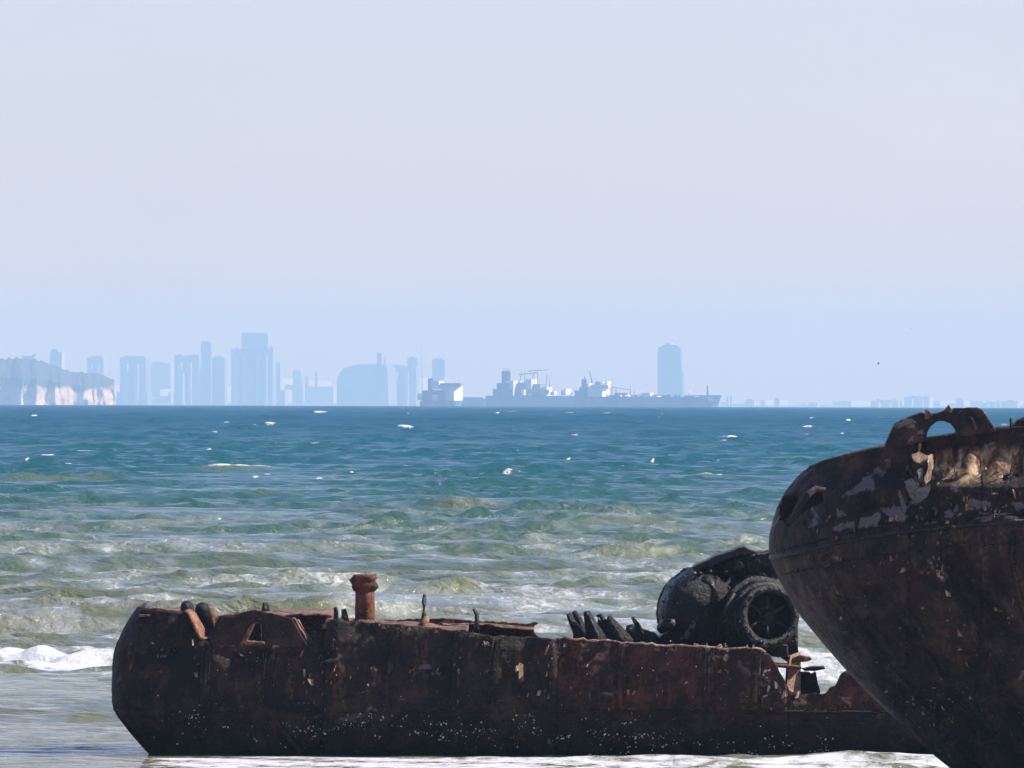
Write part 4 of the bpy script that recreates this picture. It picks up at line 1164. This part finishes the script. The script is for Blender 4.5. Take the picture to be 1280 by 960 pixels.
# ================================================================== HEADLAND AND CITY
DH = 17500.0
def headland():
    prof = [(-60, 452), (-30, 449), (0, 448), (20, 447), (45, 449), (62, 454), (74, 459), (88, 464), (104, 465), (120, 466), (134, 471), (143, 474), (144.5, 500), (145, 507)]
    pxs = np.linspace(-60, 145, 160)
    tp = np.interp(pxs, [p[0] for p in prof], [p[1] for p in prof])
    rows_ = []
    cols_ = 26
    for px, t in zip(pxs, tp):
        zt = wz(t, DH, px); z0 = zsea(DH) - 2
        row = []
        lean = 5 * mnoise.noise(Vector((px * .05, 4, 0))) + 2.5 * mnoise.noise(Vector((px * .35, 9, 0)))
        for j in range(cols_):
            s = j / (cols_ - 1)
            cl = min(1, s / 0.45)
            hgt = 0.62 * cl if s < 0.45 else 0.62 + 0.38 * math.sin((s - .45) / .55 * math.pi / 2)
            y = DH + (lean + 12 * cl if s < .45 else lean * (1 - (s - .45)) + 12 + (s - .45) * 420)
            y += 12 * mnoise.noise(Vector((px * .11, s * 4, 2))) + 5 * mnoise.noise(Vector((px * .3, s * 9, 12))) + 2.2 * max(0, px - 46) + 30 * mnoise.noise(Vector((px * .06, 7, 1))) + 9 * mnoise.noise(Vector((px * .19, s * 2, 8)))
            row.append((wx(px, DH, 490) * y / DH, y, z0 + (zt - z0) * hgt + s * s * 5 * mnoise.noise(Vector((px * .22, s * 2, 5)))))
        rows_.append(row)
    V = np.array(rows_)
    m, nt, b = nodes('headland_rock')
    geo = nd(nt, 'ShaderNodeNewGeometry')
    n = noise_tex(nt, geo.outputs['Position'], 0.016, 6, .65, (1, .3, 1))
    sep = nd(nt, 'ShaderNodeSeparateXYZ'); nt.links.new(geo.outputs['Position'], sep.inputs[0])
    zz = nd(nt, 'ShaderNodeMath', operation='MULTIPLY_ADD'); zz.inputs[1].default_value = 70
    nt.links.new(n, zz.inputs[0]); nt.links.new(sep.outputs['Z'], zz.inputs[2])
    mr = nd(nt, 'ShaderNodeMapRange'); mr.inputs['From Min'].default_value = 44; mr.inputs['From Max'].default_value = 54
    nt.links.new(zz.outputs[0], mr.inputs['Value'])
    rock = ramp(nt, n, [(.35, (.46, .34, .25)), (.6, (.66, .53, .42))])
    nt.links.new(mixc(nt, mr.outputs[0], rock, (.035, .042, .042)), b.inputs['Base Color'])
    b.inputs['Roughness'].default_value = .9
    o = mesh_obj('headland', V.reshape(-1, 3), shell_faces(V), m, smooth=False)
    o['kind'] = 'structure'
headland()

KC = 1.28
DC = 32000.0
def coast():
    V = []
    pxs = np.linspace(-120, 1420, 160)
    for px in pxs:
        n_ = mnoise.noise(Vector((px * .02, 0, 1)))
        V.append([(wx(px, DC, 500), DC - 500 + s * 1000, zsea(DC) - 3 + (46 + 6 * n_) * min(1, s * 5) * (1 if s < .99 else .2)) for s in (0, .1, .2, .5, .8, 1.0)])
    V = np.array(V)
    o = mesh_obj('coast', V.reshape(-1, 3), shell_faces(V), plain('coast_scrub', (.16, .16, .12), .9, .4, .01), smooth=False)
    o['kind'] = 'structure'
coast()

GRP = 'city buildings fading into the haze'
def building(name, parts, D, mat, label, yaw=0.35, extra=None, cat='building'):
    """parts: (kind, px0, px1, top py, bottom py, depth)"""
    D *= KC
    px = (parts[0][1] + parts[0][2]) / 2
    e = empty(name, (wx(px, D, 500), D, zsea(D)), label, cat, GRP)
    for i, (nm, a, b, t, bt, dep) in enumerate(parts):
        w = (wx(b, D) - wx(a, D))
        # a turned box: keep its seen width
        ww = w / (math.cos(yaw) + 0.6 * abs(math.sin(yaw))); dep2 = ww * 0.6
        x = wx((a + b) / 2, D, 500)
        zt = wz(t, D, px)
        zb = zsea(D) - 2 if bt is None else wz(bt, D, px)
        if nm == 'tower_body' and b - a > 24 and D < 31500:
            for q in (0.22, 0.62):
                xs_ = x + (q - 0.5) * ww
                MB().box(xs_ - ww * .06, xs_ + ww * .06, D - dep2 * 0.9, D - dep2 * .2, zb, zt - (zt - zb) * .12, -yaw).build('facade_bay', M_CONC[0], e, smooth=False)
            for q in (-.3, .05, .3):
                MB().box(x + q * ww - 4, x + q * ww + 5, D - 4, D + 6, zt - 1, zt + 3 + 5 * abs(q) * 3, -yaw).build('roof_plant', M_CONC[1], e, smooth=False)
        MB().box(x - ww / 2, x + ww / 2, D - dep2 / 2, D + dep2 / 2, zb, zt, -yaw).build(nm, M_CONC[mat if nm != 'crown' else 1], e, smooth=False)
    return e
B = building
B('apartment_block', [('tower_body', 62, 81, 440, None, 0), ('crown', 64, 74, 436.5, 441, 0)], 20500, 0, 'pale block rising behind the headland crest with a sunlit right side')
B('apartment_block', [('tower_body', 28, 46, 445, None, 0), ('crown', 40, 46, 442, 446, 0)], 20500, 1, 'low grey block just showing over the headland top at far left')
B('apartment_block', [('tower_body', 109, 134, 447, None, 0), ('crown', 114, 131, 445, 448, 0)], 23500, 1, 'grey block behind the low right end of the headland')
B('office_block', [('tower_body', 150, 187, 447, None, 0), ('crown', 155, 185, 445, 448, 0), ('podium', 146, 190, 490, None, 0)], 23000, 2, 'wide blue block just right of the headland', .22)
B('apartment_block', [('tower_body', 188, 219, 454, None, 0), ('crown', 192, 206, 452.5, 455, 0)], 26000, 1, 'faint lower block between two wide blue blocks')
B('office_block', [('tower_body', 218, 252, 445, None, 0), ('crown', 219, 225, 443, 446, 0), ('crown', 238, 250, 443.5, 446, 0)], 23300, 2, 'wide blue block left of the slim stepped tower', .2)
B('office_tower', [('tower_body', 251, 265, 429, None, 0), ('crown', 252, 264, 426.5, 430, 0)], 23800, 3, 'slim dark tower rising between two lower blue blocks', .2)
B('office_block', [('tower_body', 265, 284, 447, None, 0), ('crown', 268, 281, 445, 448, 0)], 23300, 2, 'blue block right of the slim dark tower', .3)
B('office_tower', [('tower_body', 289, 318, 436, None, 0), ('tower_body', 316, 345, 434, None, 0), ('crown', 302, 340, 417, 436, 0), ('crown', 303, 338, 415.8, 418, 0)], 23600, 2, 'broadest and highest tower of the left skyline with a raised upper storey', .25)
B('apartment_block', [('tower_body', 342, 352, 453, None, 0), ('podium', 340, 360, 488, None, 0)], 24500, 1, 'narrow block leaning against the right of the highest tower')
B('apartment_block', [('tower_body', 366, 379, 464, None, 0), ('crown', 368, 376, 462.5, 465, 0)], 25500, 1, 'small faint block standing free in the gap of the skyline')
B('apartment_block', [('tower_body', 381, 386, 470, None, 0), ('podium', 386, 424, 483, None, 0)], 25500, 0, 'low pale row in the gap of the skyline')
B('office_tower', [('tower_body', 393.5, 397, 466, None, 0), ('crown', 394.5, 396, 462, 467, 0)], 25500, 3, 'thin spike of a tower above a low row of roofs')
# the domed hall
def hall():
    D = 23200 * KC
    e = empty('domed_hall', (wx(450, D), D, zsea(D)), 'wide blue block with a rounded sloping left shoulder in the middle of the skyline', 'building', GRP)
    pts = [(421, 507), (421, 476), (424, 467), (429, 461), (440, 457), (452, 455), (476, 455), (484, 459), (486, 507)]
    MB().prism([wp(a, b, D) for a, b in pts], (30, 90, 0)).build('tower_body', M_CONC[2], e, smooth=False)
    bx('crown', e, D, 471, 477, 441, 456, 14, M_CONC[3]); bx('crown', e, D, 480, 482, 449, 460, 10, M_CONC[1])
hall()
B('office_block', [('tower_body', 486, 524, 458, None, 0), ('crown', 489, 508, 456.5, 459, 0)], 23400, 2, 'wide blue block right of the rounded shoulder block', .18)
B('office_tower', [('tower_body', 509, 523, 447.5, None, 0), ('crown', 512, 520, 446, 448, 0)], 23900, 2, 'slightly higher narrow tower at the right end of the blue blocks', .2)
e = empty('radio_mast', (wx(527.5, 30000), 30000, zsea(30000)), 'thin faint mast right of the blue skyline blocks', 'mast')
pole('mast_pole', e, 30000, 527.5, 428, 507, 2.4, M_CONC[1]); pole('mast_tip', e, 30000, 527.5, 422, 428, 1.0, M_CONC[1])
B('office_tower', [('tower_body', 540, 556.5, 450, None, 0), ('crown', 541, 555, 448, 451, 0)], 23000, 3, 'short square tower directly behind the white end-on ship', .15)
def rooftops():
    g = random.Random(4); mb = MB(); D = 25800 * KC
    for _ in range(46):
        px = g.uniform(140, 545); w = g.uniform(3, 12); t = g.choice([g.uniform(484, 500), g.uniform(472, 492)])
        mb.box(wx(px, D, 500), wx(px + w, D, 500), D + g.uniform(-200, 300), D + 330, zsea(D) - 2, wz(t, D, px), -0.3)
    for _ in range(26):
        px = g.uniform(905, 1300); w = g.uniform(4, 18); t = g.uniform(500, 505)
        mb.box(wx(px, D, 500), wx(px + w, D, 500), D + g.uniform(-200, 300), D + 330, zsea(D) - 2, wz(t, D, px), -0.3)
    o = mb.build('far_rooftops', M_CONC[0], None, smooth=False); o['kind'] = 'stuff'
rooftops()
# the lone tall tower
def tower():
    D = 21500 * KC
    e = empty('skyscraper', (wx(837, D), D, zsea(D)), 'single tall blue tower with chamfered shoulders alone behind the long tanker', 'tower', GRP)
    pts = [(822, 507), (822, 437), (824, 434), (829, 431), (843, 431), (849, 434), (851, 437), (851.5, 462), (853, 466), (853.5, 507)]
    MB().prism([wp(a, b, D) for a, b in pts], (8, 55, 0)).build('tower_body', M_CONC[3], e, smooth=False)
    cx = wp(837, 424, D); mb = MB()
    k = D / F
    mb.tube([(cx.x, D + 25, cx.z - 8 * k), (cx.x, D + 25, cx.z - 4.5 * k)], [6 * k, 5 * k], 12)
    mb.build('crown', M_CONC[0], e)
    MB().tube([(cx.x, D + 25, cx.z + 1 * k), (cx.x, D + 25, cx.z + 5 * k)], [.5 * k, .3 * k], 6).build('mast_tip', M_CONC[0], e)
    bx('podium', e, D, 816, 866, 500, 507, 60, M_CONC[0])
tower()
e = empty('white_monument', (wx(228.3, 27000), 27000, zsea(27000)), 'thin bright white upright in front of the blue blocks', 'tower')
D = 27000
MB().box(wx(227.2, D), wx(229.6, D), D - 2, D + 2, zsea(D) - 2, wz(466, D, 228), .5).build('shaft', M_WHITE, e, smooth=False)
MB().box(wx(225.5, D), wx(231, D), D - 6, D + 6, zsea(D) - 2, wz(503, D, 228), .5).build('base', M_CONC[0], e, smooth=False)
low = [(931, 945, 500, 0, 'tiny low roof beyond the bow of the long tanker'), (968, 975, 498, 1, 'small dark cube on the faint far shore right of the tankers'),
       (1010, 1024, 504, 0, 'tiny pale roof low on the empty right horizon'), (1088, 1128, 501, 1, 'low wide shed left of the fairlead on the far right shore'),
       (1130, 1167, 496, 0, 'broad pale building above the fairlead on the far right shore'), (1195, 1206, 499, 0, 'small white block right of the fairlead on the far shore'),
       (1228, 1254, 503, 1, 'low grey row near the right picture edge on the far shore'), (1254, 1275, 501, 0, 'pale block at the right picture edge on the far shore'),
       (908, 911, 495, 3, 'thin dark stack just right of the tanker bow'), (912.5, 915, 495, 3, 'second thin dark stack right of the tanker bow')]
for a, b, t, m, lab in low:
    B('waterfront_building', [('tower_body', a, b, t, None, 0), ('crown', a + (b - a) * .2, a + (b - a) * .7, t - 1.2, t + .5, 0)], 24600, m, lab, .3)

# ================================================================== BIRDS
def bird(px, py, D, span, label):
    c = wp(px, py, D)
    e = empty('bird', c, label, 'bird', 'birds in the hazy sky')
    mb = MB()
    mb.tube([c + Vector((-.35 * span, 0, -.02)), c + Vector((-.15 * span, 0, 0)), c + Vector((.08 * span, 0, .02)), c + Vector((.2 * span, 0, .05)), c + Vector((.27 * span, 0, .04))], [.02 * span, .06 * span, .07 * span, .045 * span, .01], 8)
    mb.build('body', M_BIRD, e)
    for s in (-1, 1):
        w = [(.1, 0, .02), (.14, s * .22, .22), (.05, s * .45, .30), (-.04, s * .42, .28), (-.1, s * .2, .18), (-.1, 0, .0)]
        MB().prism([c + Vector(p) * span for p in w], (0, 0, .02 * span)).build('wing', M_BIRD, e, smooth=False)
bird(1098, 455, 1500, 0.95, 'small blurred bird in the sky low above the right horizon')
bird(1139, 411, 1200, 0.40, 'tiny dark bird higher up in the right of the sky')

# ================================================================== HAZE
hz = MB().box(-34500, 34500, -3200, 35000, -125, 300)
o = hz.build('haze', bpy.data.materials.new('haze_air'), None, smooth=False)
o['kind'] = 'stuff'
hm = o.data.materials[0]; hm.use_nodes = True
nt = hm.node_tree; nt.nodes.clear()
out = nt.nodes.new('ShaderNodeOutputMaterial'); vol = nt.nodes.new('ShaderNodeVolumePrincipled')
vol.inputs['Color'].default_value = (0.39, 0.61, 0.87, 1)
vol.inputs['Absorption Color'].default_value = (0.46, 0.46, 0.46, 1)
vol.inputs['Density'].default_value = 0.000078
vol.inputs['Anisotropy'].default_value = 0.0
nt.links.new(vol.outputs[0], out.inputs['Volume'])
